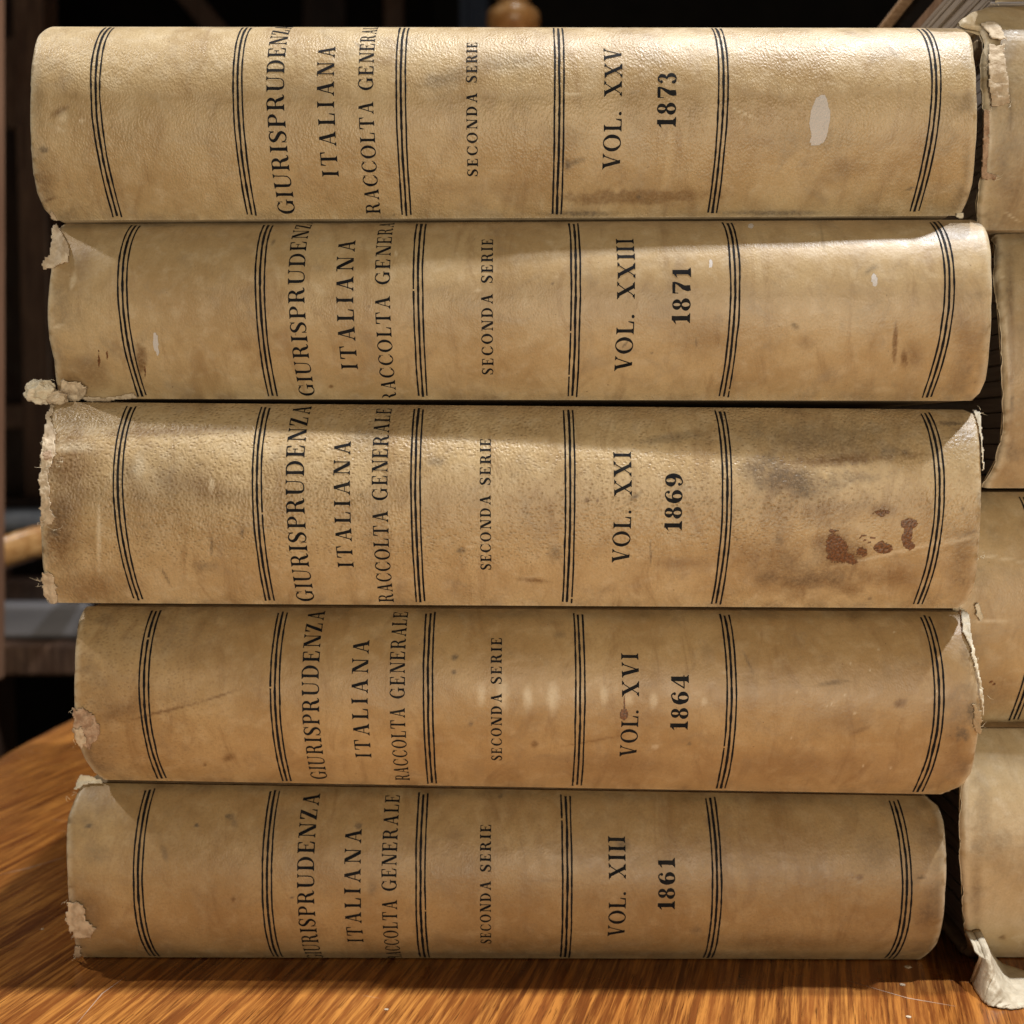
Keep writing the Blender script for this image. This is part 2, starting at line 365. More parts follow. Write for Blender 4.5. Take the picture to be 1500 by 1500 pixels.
# ------------------------------------------------------------------ books
class Book:
    def __init__(s, name, bot, top, ycon, left, right, bulge=1.3, p=2.3, q=1.6, seed=1, und=1.0, zfix=None):
        """bot, top: photo pixels (x,y) on the lower and the upper contact line (two each); ycon: depth of the contact
        line at X=-12 and X=+12; left, right: end outlines as photo pixels. From these the real shape is solved once."""
        s.name = name; s.b = bulge; s.p = p; s.q = q; s.seed = seed; s.und = und
        s.ya = (ycon[0]+ycon[1])/2; s.yb = (ycon[1]-ycon[0])/24
        def zline(pts):
            P = []
            for px, py in pts:
                X = 0
                for _ in range(6): X, z = ray_plane_y(px, py, s.ya+s.yb*X)
                P.append((X, z))
            k = (P[1][1]-P[0][1])/(P[1][0]-P[0][0]); return P[0][1]-k*P[0][0], k
        s.zb = zline(bot) if bot else (0.02, 0.0)
        s.zt = zline(top)
        if zfix: s.zb = zfix
        s.xl = lambda v: 0*v-30.0
        s.xr = lambda v: 0*v+60.0
        L = s.outline(left); R = s.outline(right, True) if right and isinstance(right, list) else None
        s.Lv, s.Lx = L
        s.xl = lambda v: np.interp(v, s.Lv, s.Lx)
        if R is not None: s.Rv, s.Rx = R; s.xr = lambda v: np.interp(v, s.Rv, s.Rx)
        else:
            wd = float(right); s.xr = lambda v: 0*v+float(np.interp(.5, s.Lv, s.Lx))+wd
    def y0(s, X): return s.ya+s.yb*X
    def P(s, v):
        t = np.clip(np.abs(2*np.power(np.clip(v, 0, 1), 1.08 if s.seed in (5, 14) else 1.25)-1), 0, 1)   # the fullest point sits a little above the middle
        R = 1.10; c0 = math.sqrt(R*R-1); return (np.sqrt(R*R-t*t)-c0)/(R-c0)
    def surf(s, X, v, lift=0.0, ends=False):
        X = np.asarray(X, float)+0*np.asarray(v, float); v = np.asarray(v, float)+0*X
        zb = s.zb[0]+s.zb[1]*X+.018; zt = s.zt[0]+s.zt[1]*X-.018
        e = 1e-4; P0 = s.P(v); dP = (s.P(np.clip(v+e, 0, 1))-s.P(np.clip(v-e, 0, 1)))/(np.clip(v+e, 0, 1)-np.clip(v-e, 0, 1))
        T = zt-zb
        wv = s.und*(.035*(fbm(X/3.1+s.seed, v*T/2.2, s.seed, 3)-.5)*2 + .008*(fbm(X/.7, v*T/.5+5, s.seed+3, 3)-.5)*2)*np.minimum(1, P0*1.5)
        y = s.y0(X)-s.b*P0-wv; z = zb+T*v
        ny = -T; nz = -(-s.b*dP)*-1*-1
        # outward normal of the profile curve (y,z): perpendicular to (-b*dP, T)
        ny = -T; nz = -s.b*dP
        L = np.sqrt(ny*ny+nz*nz); y = y+ny/L*lift; z = z+nz/L*lift
        if ends:
            r = .16
            for d in (X-s.xl(v), s.xr(v)-X):
                k = np.clip(r-d, 0, r); back = r-np.sqrt(np.maximum(r*r-k*k, 0))
                y = y-ny/L*back; z = z-nz/L*back
        return X, y, z
    VG = np.linspace(0, 1, 501)
    def unproject(s, px, py):
        v = s.VG; X = np.full_like(v, (px-750)/FPX*CAM_D)
        for _ in range(4):
            _, y, z = s.surf(X, v); _, _, d = project(X, y, z); X = (px-750)/FPX*d
        _, y, z = s.surf(X, v); _, q, d = project(X, y, z)
        lo, hi = int(np.argmax(q)), int(np.argmin(q))          # visible part of the profile
        if lo > hi: lo, hi = 0, len(v)-1
        seg = q[lo:hi+1]; k = lo+int(np.argmin(np.abs(seg-py)))
        vv = v[k]
        if lo < k < hi and abs(q[k]-py) < 6:
            vv = float(np.interp(-py, -q[lo:hi+1], v[lo:hi+1]))
        return float(np.interp(vv, v, X)), float(vv), float(py-np.interp(vv, v, q)), float(d[k])
    def outline(s, pts, right=False):
        A = sorted([(s.unproject(px, py)[1], s.unproject(px, py)[0]) for px, py in pts])
        V = [a[0] for a in A]; Xs = [a[1] for a in A]
        return np.array(V), np.array(Xs)
    def arc(s, X):
        v = s.VG; x, y, z = s.surf(X, v); d = np.hypot(np.diff(y), np.diff(z)); return np.concatenate([[0], np.cumsum(d)])

def blob(PX, PY, cx, cy, rx, ry, rot=0, soft=.5, seed=0, rag=.25):
    a = math.radians(rot); dx = PX-cx; dy = PY-cy
    u = (dx*math.cos(a)+dy*math.sin(a))/rx; w_ = (-dx*math.sin(a)+dy*math.cos(a))/ry
    r = np.sqrt(u*u+w_*w_)+rag*2*(fbm(PX/max(3, min(rx, ry)*.8), PY/max(3, min(rx, ry)*.8), seed, 3)-.5)
    return 1-sstep(1-soft, 1+soft*.4, r)

CH = {'w': ('a', 0), 'b': ('a', 1), 'd': ('a', 2), 'p': ('b', 0), 's': ('b', 1)}
def build_spine(bk, root, mat, stains, nx, nv, edge_wear=1.0, pore_fn=None):
    t = np.linspace(0, 1, nx); t = np.concatenate([[0, .0006, .0014, .0024, .0036, .005], t[(t > .006) & (t < .994)], [.995, .9964, .9976, .9986, .9994, 1]])
    v = .5-.5*np.cos(np.linspace(0, 1, nv)*math.pi)*(.35)-.0; v = (v-v[0])/(v[-1]-v[0]); v = .6*v+.4*(.5-.5*np.cos(np.linspace(0, 1, nv)*math.pi))
    V2, T2 = np.meshgrid(v, t); nx = len(t)
    xl = bk.xl(V2)+.03*(fbm(V2*22, 0*V2, bk.seed+8, 3)-.5)*2*edge_wear; xr = bk.xr(V2)+.03*(fbm(V2*22, 0*V2+5, bk.seed+9, 3)-.5)*2*edge_wear
    X = xl+(xr-xl)*T2
    x, y, z = bk.surf(X, V2, 0, True)
    outer = np.stack([x, y, z], -1).reshape(-1, 3)
    # inner skin of the shell
    ti = np.linspace(0, 1, 40); vi = v[::4] if v[::4][-1] == v[-1] else np.append(v[::4], v[-1])
    Vi, Ti = np.meshgrid(vi, ti)
    Xi = bk.xl(Vi)+(bk.xr(Vi)-bk.xl(Vi))*Ti
    xi, yi, zi = bk.surf(Xi, Vi, -.17); yi = np.maximum(yi, bk.y0(Xi)-bk.b*bk.P(Vi)+.1)
    zi = np.clip(zi, bk.zb[0]+bk.zb[1]*Xi+.19, bk.zt[0]+bk.zt[1]*Xi-.19)
    inner = np.stack([xi, yi, zi], -1).reshape(-1, 3)
    F = [tuple(q) for q in grid_faces(nx, nv, 0, False)]
    off = len(outer); nvi = len(vi)
    F += [tuple(q) for q in grid_faces(len(ti), nvi, off, True)]
    # end rims joining outer and inner
    idx = [int(np.argmin(np.abs(v-q))) for q in vi]
    for (o0, i0, fl) in ((0, off, False), ((nx-1)*nv, off+(len(ti)-1)*nvi, True)):
        for j in range(nvi-1):
            a0, a1 = idx[j], idx[j+1]
            ring = [o0+k for k in range(a0, a1+1)]+[i0+j+1, i0+j]
            F.append(tuple(ring[::-1] if not fl else ring))
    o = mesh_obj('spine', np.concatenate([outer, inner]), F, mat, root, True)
    me = o.data; N = len(me.vertices)
    # UV in centimetres
    s_arc = bk.arc(float(np.mean(X)))
    S = np.interp(V2, bk.VG, s_arc).ravel(); U = X.ravel()
    uvv = np.concatenate([np.stack([U, S], 1), np.stack([Xi.ravel(), np.interp(Vi, bk.VG, s_arc).ravel()], 1)])
    li = np.empty(len(me.loops), int); me.loops.foreach_get('vertex_index', li)
    uvl = me.uv_layers.new(name='UVMap'); uvl.data.foreach_set('uv', uvv[li].ravel())
    PX, PY, _ = project(x.ravel(), y.ravel(), z.ravel())
    A = np.zeros((N, 4)); B = np.zeros((N, 4)); A[:, 3] = 1; B[:, 3] = 1; no = len(outer)
    ch = {'a': A, 'b': B}
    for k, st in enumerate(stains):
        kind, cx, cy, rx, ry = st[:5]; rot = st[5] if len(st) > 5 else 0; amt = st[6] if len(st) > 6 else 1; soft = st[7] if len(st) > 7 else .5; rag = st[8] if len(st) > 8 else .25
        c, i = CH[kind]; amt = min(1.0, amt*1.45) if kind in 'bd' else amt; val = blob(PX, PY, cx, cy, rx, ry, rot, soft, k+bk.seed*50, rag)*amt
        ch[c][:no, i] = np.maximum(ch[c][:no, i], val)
    # rubbed and darkened towards both ends and along the joints
    de = np.minimum(U-xl.ravel(), xr.ravel()-U); nz_ = fbm(U*1.7, S*1.7, bk.seed+20, 4); nz2 = fbm(U*5, S*5, bk.seed+21, 4)
    A[:no, 2] = np.maximum(A[:no, 2], .55*edge_wear*sstep(1.6, 0, de)*sstep(.45, .75, nz_))
    B[:no, 0] = np.maximum(B[:no, 0], .95*sstep(.28, .02, de)*sstep(.25, .5, nz2))
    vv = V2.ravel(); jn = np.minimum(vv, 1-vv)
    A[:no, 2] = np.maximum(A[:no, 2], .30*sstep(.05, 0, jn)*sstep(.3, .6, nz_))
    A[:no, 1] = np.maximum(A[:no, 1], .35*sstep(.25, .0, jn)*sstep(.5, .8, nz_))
    B[:no, 2] = 1.0 if pore_fn is None else pore_fn(PX, PY)
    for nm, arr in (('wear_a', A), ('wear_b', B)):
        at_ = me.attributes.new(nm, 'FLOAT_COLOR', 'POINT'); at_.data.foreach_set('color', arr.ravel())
    return o

def strip_on(bk, v0, v1, X0, halfw, nseg=110, lift=.006, lean=0.0, seed=0):
    v = np.linspace(v0, v1, nseg)
    Xc = X0+.012*(fbm(v*7+seed, 0*v, seed, 3)-.5)*2+lean*(v-.5)
    hw = halfw*(.55+.7*fbm(v*34+seed*3, 0*v, seed, 3))
    a = np.stack(bk.surf(Xc-hw, v, lift), 1); b = np.stack(bk.surf(Xc+hw, v, lift), 1)
    V = np.empty((2*nseg, 3)); V[0::2] = a; V[1::2] = b
    return V, [(2*i, 2*i+1, 2*i+3, 2*i+2) for i in range(nseg-1)]

def rule_band(bk, spine, px, pymid, space=6.6, wpx=3.0, k=0, skips=()):
    X0, v, _, d = bk.unproject(px, pymid); sc = d/FPX
    VV = []; FF = []
    for j, (dx, ww) in enumerate(((-1, 1.0), (0, 1.3), (1, .95))):
        rr = random.Random(bk.seed*100+k*10+j)
        v0 = .012+rr.random()*.012; v1 = .985-rr.random()*.01
        V, F = strip_on(bk, v0, v1, X0+dx*space*sc, ww*wpx*sc*.5, seed=bk.seed*30+k*3+j)
        F = [f for i, f in enumerate(F) if rr.random() > .0015]
        off = sum(len(q) for q in VV); VV.append(V); FF += [tuple(i+off for i in f) for f in F]
    return mesh_obj('rule_band', np.concatenate(VV), FF, M['ink'], spine)

# ---- letters: a Didone-like face drawn as quads, cap height 1
def glyphs(S, H):
    e = .085; G = {}
    def R(x0, y0, x1, y1): return [[(x0, y0), (x1, y0), (x1, y1), (x0, y1)]]
    def D(x0, y0, x1, y1, w_): return [[(x0, y0), (x0+w_, y0), (x1+w_, y1), (x1, y1)]]
    def ell(cx, cy, rx, ry, a0, a1, wt, wh, n=26):
        Q = []; A = [math.radians(a0+(a1-a0)*i/n) for i in range(n+1)]
        P = [((cx+rx*math.cos(a), cy+ry*math.sin(a)), (cx+(rx-wt)*math.cos(a), cy+(ry-wh)*math.sin(a))) for a in A]
        for i in range(n): Q.append([P[i][1], P[i][0], P[i+1][0], P[i+1][1]])
        return Q
    def dot(cx, cy, r): return ell(cx, cy, r, r, 0, 360, r, r, 10)
    def stroke(pts, wd, sub=5):
        n = len(pts); P = []; W = []
        for i in range(n-1):
            p0 = pts[max(i-1, 0)]; p1 = pts[i]; p2 = pts[i+1]; p3 = pts[min(i+2, n-1)]
            for k in range(sub):
                t = k/sub; c = [.5*((2*p1[a])+(-p0[a]+p2[a])*t+(2*p0[a]-5*p1[a]+4*p2[a]-p3[a])*t*t+(-p0[a]+3*p1[a]-3*p2[a]+p3[a])*t**3) for a in (0, 1)]
                P.append(c); W.append(wd[i]*(1-t)+wd[i+1]*t)
        P.append(list(pts[-1])); W.append(wd[-1]); Q = []; E = []
        for i in range(len(P)):
            a = P[max(i-1, 0)]; b = P[min(i+1, len(P)-1)]; dx, dy = b[0]-a[0], b[1]-a[1]; L = math.hypot(dx, dy) or 1
            nx, ny = -dy/L*W[i]/2, dx/L*W[i]/2; E.append(((P[i][0]+nx, P[i][1]+ny), (P[i][0]-nx, P[i][1]-ny)))
        for i in range(len(E)-1): Q.append([E[i][1], E[i+1][1], E[i+1][0], E[i][0]])
        return Q
    def foot(x0, x1): return R(x0-e, 0, x1+e, H*.9)+[[(x0-e*.5, H*.9), (x1+e*.5, H*.9), (x1, H*2.2), (x0, H*2.2)]]
    def head(x0, x1): return R(x0-e, 1-H*.9, x1+e, 1)+[[(x0, 1-H*2.2), (x1, 1-H*2.2), (x1+e*.5, 1-H*.9), (x0-e*.5, 1-H*.9)]]
    def stem(x, w_=None): w_ = w_ or S; return R(x, 0, x+w_, 1)+foot(x, x+w_)+head(x, x+w_)
    G['I'] = (S+.2, stem(.1))
    x = .1
    G['L'] = (.68, stem(x)+R(x+S, 0, .62, H)+[[(.52, H), (.62, H), (.64, .34), (.60, .34)]])
    G['E'] = (.72, stem(x)+R(x+S, 0, .62, H)+R(x+S, 1-H, .60, 1)+R(x+S, .5, .46, .5+H)+[[(.52, H), (.63, H), (.66, .31), (.62, .31)], [(.52, 1-H), (.58, .72), (.62, .72), (.62, 1-H)]]+R(.44, .38, .48, .66))
    G['T'] = (.78, R(.39-S/2, 0, .39+S/2, 1)+foot(.39-S/2, .39+S/2)+R(.04, 1-H, .74, 1)+[[(.03, .70), (.065, .70), (.14, 1-H), (.04, 1-H)], [(.715, .70), (.75, .70), (.74, 1-H), (.64, 1-H)]])
    G['D'] = (.84, stem(x)+R(x+S, 0, .36, H)+R(x+S, 1-H, .36, 1)+ell(.36, .5, .42, .5, -90, 90, S*1.05, H))
    bowl = R(x+S, .47, .38, .47+H)+R(x+S, 1-H, .38, 1)+ell(.38, .735, .29, .265, -90, 90, S*1.0, H)
    G['P'] = (.70, stem(x)+bowl)
    G['R'] = (.84, stem(x)+bowl+stroke([(.40, .49), (.52, .42), (.58, .24), (.65, .07), (.76, .03), (.82, .10)], [H, S*.9, S*1.1, S*.9, H, H]))
    G['O'] = (.88, ell(.44, .5, .42, .515, 0, 360, S*1.1, H, 34))
    G['C'] = (.80, ell(.44, .5, .42, .515, 42, 322, S*1.1, H)+[[(.70, .66), (.735, .66), (.745, 1.0), (.71, .92)]]+stroke([(.77, .2), (.755, .30)], [H, H*.6]))
    G['G'] = (.88, ell(.44, .5, .42, .515, 42, 318, S*1.1, H)+[[(.70, .66), (.735, .66), (.745, 1.0), (.71, .92)]]+R(.62, .04, .62+S, .42)+R(.52, .42-H*.4, .62+S+.08, .42+H*.5))
    G['S'] = (.66, stroke([(.56, .72), (.52, .89), (.34, .975), (.17, .90), (.12, .75), (.20, .61), (.34, .51), (.48, .40), (.54, .25), (.47, .10), (.31, .025), (.14, .09), (.07, .27)], [H, H, H*1.2, S*.75, S*.95, S*1.1, S*1.2, S*1.1, S*.95, S*.7, H*1.2, H, H])+R(.555, .70, .595, .99)+R(.045, .01, .085, .30))
    G['U'] = (.86, R(x, .3, x+S, 1)+head(x, x+S)+R(.68, .34, .68+H, 1)+head(.68, .68+H)+stroke([(x+S/2, .32), (x+S/2+.03, .14), (.30, .03), (.44, .015), (.58, .06), (.68, .19), (.70, .36)], [S, S*.9, S*.45, H*1.2, H, H, H]))
    G['N'] = (.86, R(.14, 0, .14+H, 1)+foot(.14, .14+H)+R(.72, 0, .72+H, 1)+head(.72, .72+H)+D(.72+H-S*1.25, 0, .10, 1, S*1.25)+R(.02, 1-H, .16, 1))
    G['Z'] = (.72, R(.08, 1-H, .62, 1)+R(.06, 0, .64, H)+D(.05, 0, .64-S*1.25, 1, S*1.25)+[[(.08, .70), (.12, .70), (.2, 1-H), (.08, 1-H)], [(.54, H), (.64, H), (.66, .32), (.62, .32)]])
    G['A'] = (.86, D(.14, 0, .40, 1, H)+D(.72-S*.9, 0, .44-S*.5, 1, S*1.1)+R(.22, .31, .60, .31+H*.9)+foot(.14, .14+H)+foot(.72-S*.9, .72+S*.2))
    G['V'] = (.84, D(.44-S*.6, 0, .12, 1, S*1.15)+D(.46-H, 0, .70, 1, H)+head(.12, .12+S*1.1)+head(.70, .70+H))
    G['X'] = (.86, D(.74-S*1.2, 0, .10, 1, S*1.2)+D(.13, 0, .70, 1, H)+head(.10, .10+S*1.1)+head(.70, .70+H)+foot(.13, .13+H)+foot(.74-S*1.1, .74))
    G['.'] = (.26, dot(.10, .08, .085))
    G[' '] = (.42, [])
    G['1'] = (.56, R(.22, 0, .22+S, 1)+foot(.18, .26+S)+[[(.04, .74), (.22, .80), (.22+S*.5, 1), (.15, .88)]])
    G['8'] = (.70, ell(.33, .75, .25, .25, 0, 360, S*.8, H)+ell(.33, .27, .30, .27, 0, 360, S*.9, H))
    G['7'] = (.66, R(.06, .84, .60, 1)+R(.05, .68, .09, 1)+stroke([(.59, .93), (.50, .68), (.34, .40), (.30, .18), (.32, .02)], [H, S*.6, S*1.0, S*1.3, S*1.2]))
    G['3'] = (.66, ell(.27, .75, .26, .25, -95, 140, S*.9, H)+ell(.27, .27, .32, .27, -145, 92, S*1.0, H)+dot(.12, .80, .085)+dot(.10, .18, .09))
    G['4'] = (.72, R(.38, 0, .38+S, 1)+foot(.38, .38+S)+D(.0, .26, .40, 1, H*1.2)+R(.01, .24, .68, .24+H))
    six = ell(.35, .31, .31, .31, 0, 360, S*.95, H)+stroke([(.12, .28), (.10, .50), (.17, .78), (.32, .94), (.47, .965), (.57, .86)], [S*.7, S*.95, S*.85, H*1.2, H, H])+dot(.54, .80, .08)
    G['6'] = (.70, six)
    G['9'] = (.70, [[(.68-a, 1-b) for a, b in q] for q in six])
    return G
GL = glyphs(.160, .058); GB = glyphs(.225, .065); GM = glyphs(.180, .068)

def lettering(bk, spine, text, px_top, px_base, a0, a1, face=GL, track=.11, seed=0):
    """px_top/px_base: photo x of cap line and baseline; a0, a1: (fraction of the text, photo y)"""
    pm = (a0[1]+a1[1])/2
    Xb, vm, _, d = bk.unproject(px_base, pm); Xt, _, _, _ = bk.unproject(px_top, pm); cap = Xb-Xt
    sa = bk.arc(Xb)
    s0 = np.interp(bk.unproject(px_base, a0[1])[1], bk.VG, sa); s1 = np.interp(bk.unproject(px_base, a1[1])[1], bk.VG, sa)
    k = (s1-s0)/(a1[0]-a0[0]); base = s0-k*a0[0]                     # s = base + k*fraction
    total = sum(face[c][0]+track for c in text)-track
    V = []; F = []; pen = 0; rr = random.Random(seed+bk.seed)
    for c in text:
        wdt, quads = face[c]; jit = rr.uniform(-.012, .012); sink = rr.uniform(-.015, .015)
        for q in quads:
            xs = [p[0] for p in q]; ys = [p[1] for p in q]
            nu = max(1, int((max(xs)-min(xs))/.10)); nw = max(1, int((max(ys)-min(ys))/.22))
            n0 = len(V)
            for i in range(nw+1):
                for j in range(nu+1):
                    a = j/nu; b = i/nw
                    x_ = (q[0][0]*(1-a)+q[1][0]*a)*(1-b)+(q[3][0]*(1-a)+q[2][0]*a)*b
                    y_ = (q[0][1]*(1-a)+q[1][1]*a)*(1-b)+(q[3][1]*(1-a)+q[2][1]*a)*b
                    V.append(((pen+x_+jit)/total, y_+sink))
            for i in range(nw):
                for j in range(nu):
                    a = n0+i*(nu+1)+j; F.append((a, a+1, a+nu+2, a+nu+1))
        pen += wdt+track
    V = np.array(V); f_ = V[:, 0]; y_ = V[:, 1]
    s = base+k*f_; s = s+.006*(fbm(f_*total*6, y_*6, seed+3, 2)-.5)*2
    ok = (s > .012) & (s < sa[-1]-.012)
    v = np.interp(s, sa, bk.VG); X = Xb-cap*(y_+.010*(fbm(f_*total*5+9, y_*5, seed+5, 2)-.5)*2)
    P = np.stack(bk.surf(X, v, .0065), 1)
    F = [f for f in F if all(ok[i] for i in f)]
    used = sorted({i for f in F for i in f}); mp = {a: b for b, a in enumerate(used)}
    return mesh_obj('lettering', P[used], [tuple(mp[i] for i in f) for f in F], M['ink'], spine)

def book_body(bk, root, depth=17.5, boards=True, gatherings=14, sk=0.0, ins=.35):
    """boards and text block behind the spine; the text block is made of separate gatherings"""
    xm0 = float(np.max(bk.xl(np.array([.2, .5, .8])))); xm1 = float(np.min(bk.xr(np.array([.2, .5, .8]))))
    zb = lambda X: bk.zb[0]+bk.zb[1]*X; zt = lambda X: bk.zt[0]+bk.zt[1]*X
    def slabz(name, fa, fb, x0, x1, ya, yb, mat, bev):
        v = []
        for z in (fa, fb):
            for (x, yy) in ((x0, ya), (x1, ya), (x1, yb), (x0, yb)): v.append((x+sk*yy, bk.y0(x)+yy, z(x)))
        o = mesh_obj(name, v, [(0, 3, 2, 1), (4, 5, 6, 7), (0, 1, 5, 4), (1, 2, 6, 5), (2, 3, 7, 6), (3, 0, 4, 7)], mat, root)
        if bev: mod_bevel(o, bev)
        return o
    if boards:
        slabz('lower_board', lambda X: zb(X)+.02, lambda X: zb(X)+.30, xm0+ins-.3, xm1-ins+.3, .12, depth, M['board'], .08)
        slabz('upper_board', lambda X: zt(X)-.30, lambda X: zt(X)-.02, xm0+ins-.3, xm1-ins+.3, .12, depth, M['board'], .08)
    T0 = lambda X: zt(X)-zb(X)-.66
    for k in range(gatherings):
        a = (k+.03)/gatherings; b = (k+.97)/gatherings; mid = (a+b)/2
        fr = -.8*bk.b*float(bk.P(np.array(.06+.88*mid)))+.35; back = depth-.5-.5*(1-(2*mid-1)**2)
        j = random.Random(bk.seed*20+k).uniform(-.05, .05)
        slabz('page_gathering', lambda X, a=a: zb(X)+.33+T0(X)*a, lambda X, b=b: zb(X)+.33+T0(X)*b, xm0+ins+j, xm1-ins-j, fr, back, M['pages'], .03)

def torn(bk, name, parent, poly, lift=.05, crumple=.05, mat='torn', step=2.0, rag=3.0, seed=0, edge_lift=0.0, thick=.02, scale=.35, fold=None):
    """a scrap of vellum or paper lying on the spine: a ragged sheet following the surface, crumpled and lifted"""
    P = np.array(poly, float); x0, y0 = P.min(0)-4; x1, y1 = P.max(0)+4
    gx = np.arange(x0, x1, step); gy = np.arange(y0, y1, step)
    def inside(px, py):
        c = np.zeros(px.shape, bool); j = len(P)-1
        for i in range(len(P)):
            xi, yi = P[i]; xj, yj = P[j]
            m = ((yi > py) != (yj > py)) & (px < (xj-xi)*(py-yi)/((yj-yi) or 1e-9)+xi); c ^= m; j = i
        return c
    GX, GY = np.meshgrid(gx, gy, indexing='ij')
    JX = GX+rag*2*(fbm(GX/6, GY/6, seed, 3)-.5); JY = GY+rag*2*(fbm(GX/6+7, GY/6, seed+1, 3)-.5)
    IN = inside(JX, JY)
    ids = {}; V = []
    for i in range(len(gx)-1):
        for j in range(len(gy)-1):
            if IN[i, j] and IN[i+1, j] and IN[i, j+1] and IN[i+1, j+1]:
                for a, b in ((i, j), (i+1, j), (i+1, j+1), (i, j+1)): ids.setdefault((a, b), None)
    for key in ids:
        px, py = GX[key], GY[key]; X, v, res, d = bk.unproject(px, py)
        ids[key] = len(V)
        h = lift+crumple*((1-abs(2*float(fbm(px/(26*scale), py/(30*scale), seed+4, 3))-1)*1.6)-.4)+.25*crumple*float(fbm(px/3.0, py/3.0, seed+9, 2))
        if fold: h += fold(px, py)
        x, y, z = bk.surf(X, v, h); z = float(z)-res*d/FPX
        V.append((float(x), float(y), z))
    F = [(ids[(i, j)], ids[(i, j+1)], ids[(i+1, j+1)], ids[(i+1, j)]) for i in range(len(gx)-1) for j in range(len(gy)-1)
         if all(k in ids for k in ((i, j), (i+1, j), (i+1, j+1), (i, j+1))) and IN[i, j] and IN[i+1, j] and IN[i, j+1] and IN[i+1, j+1]]
    o = mesh_obj(name, V, F, M[mat] if isinstance(mat, str) else mat, parent, True)
    m = o.modifiers.new('thickness', 'SOLIDIFY'); m.thickness = thick*CM; m.offset = 0
    return o
def fibres(bk, parent, spots, n, length=.35, r=.006, seed=0, mat='bright_torn'):
    rr = random.Random(seed); V = []; F = []
    for q in range(max(4, int(n*.35))):
        px, py = rr.choice(spots); px += rr.gauss(0, 3); py += rr.gauss(0, 4)
        X, v, res, d = bk.unproject(px, py); x, y, z = [float(c) for c in bk.surf(X, v, .03)]; z -= res*d/FPX
        p = Vector((x, y, z)); dr = Vector((rr.uniform(-1, 1), rr.uniform(-1, -.1), rr.uniform(-1, 1))).normalized(); L = length*rr.uniform(.2, 1)/4
        b0 = len(V)
        for s_ in range(5):
            rad = r*(1-s_/5)+.0015
            for k in range(3):
                a = 2*math.pi*k/3; V.append((p.x+rad*math.cos(a), p.y, p.z+rad*math.sin(a)))
            dr = (dr+Vector((rr.uniform(-.6, .6), rr.uniform(-.6, .6), rr.uniform(-.6, .6)))).normalized(); p = p+dr*L
        for s_ in range(4):
            for k in range(3): F.append((b0+s_*3+k, b0+s_*3+(k+1) % 3, b0+s_*3+3+(k+1) % 3, b0+s_*3+3+k))
    o = mesh_obj('frayed_fibres', V, F, M[mat], parent); o['kind'] = 'stuff'; return o
def wad(name, c, rad, mat, parent, seed=0, amp=.5, freq=1.5):
    """crumpled lump of torn paper: folded surface from ridged noise. c, rad in cm"""
    bm = bmesh.new(); bmesh.ops.create_icosphere(bm, subdivisions=5, radius=1.0)
    for v in bm.verts:
        p = v.co.copy(); q = p*freq+Vector((seed*3.1, seed, 0)); d = 0; a = 1
        for o_ in range(3): d += a*(1-2.2*abs(mn.noise(q))); q = q*2.0+Vector((4, 2, 1)); a *= .42
        s_ = 1+amp*(d/1.9-.35); v.co = p*s_
        v.co += Vector((mn.noise(q*.3), mn.noise(q*.3+Vector((9, 0, 0))), mn.noise(q*.3+Vector((0, 9, 0)))))*.10
    V = [(c[0]+v.co.x*rad[0], c[1]+v.co.y*rad[1], c[2]+v.co.z*rad[2]) for v in bm.verts]; F = [tuple(x.index for x in f.verts) for f in bm.faces]; bm.free()
    return mesh_obj(name, V, F, M[mat], parent, True)

TITLE = ['GIURISPRUDENZA', 'ITALIANA', 'RACCOLTA GENERALE', 'SECONDA SERIE']
LEFT = {}
def make_book(key, bk, mat, label, stains, bands, pymid, texts, nx=620, nv=130, cat='book', group=None, boards=True, pore_fn=None, depth=17.5, gath=14, wear=1.0):
    xm = float(bk.xl(np.array(.5))+bk.xr(np.array(.5)))/2 if key[0] == 'L' else float(bk.xl(np.array(.5)))
    root = empty('old_book', (xm*CM, .08, (bk.zb[0]+bk.zb[1]*xm)*CM)); tag(root, label, cat, group)
    sp = build_spine(bk, root, mat, stains, nx, nv, wear, pore_fn)
    for k, px in enumerate(bands): rule_band(bk, sp, px, pymid, k=k)
    for k, (txt, xt, xb, a0, a1, face, tr) in enumerate(texts):
        o = lettering(bk, sp, txt, xt, xb, a0, a1, face, tr, seed=k*7+bk.seed)
        o['label'] = 'black printed words ' + txt
    book_body(bk, root, depth, boards, gath, 0.047 if key[0] == 'R' else 0.0, .65 if key[0] == 'R' else .35)
    LEFT[key] = (root, sp, bk); return root, sp
GRP = 'old law books in the left-hand stack'

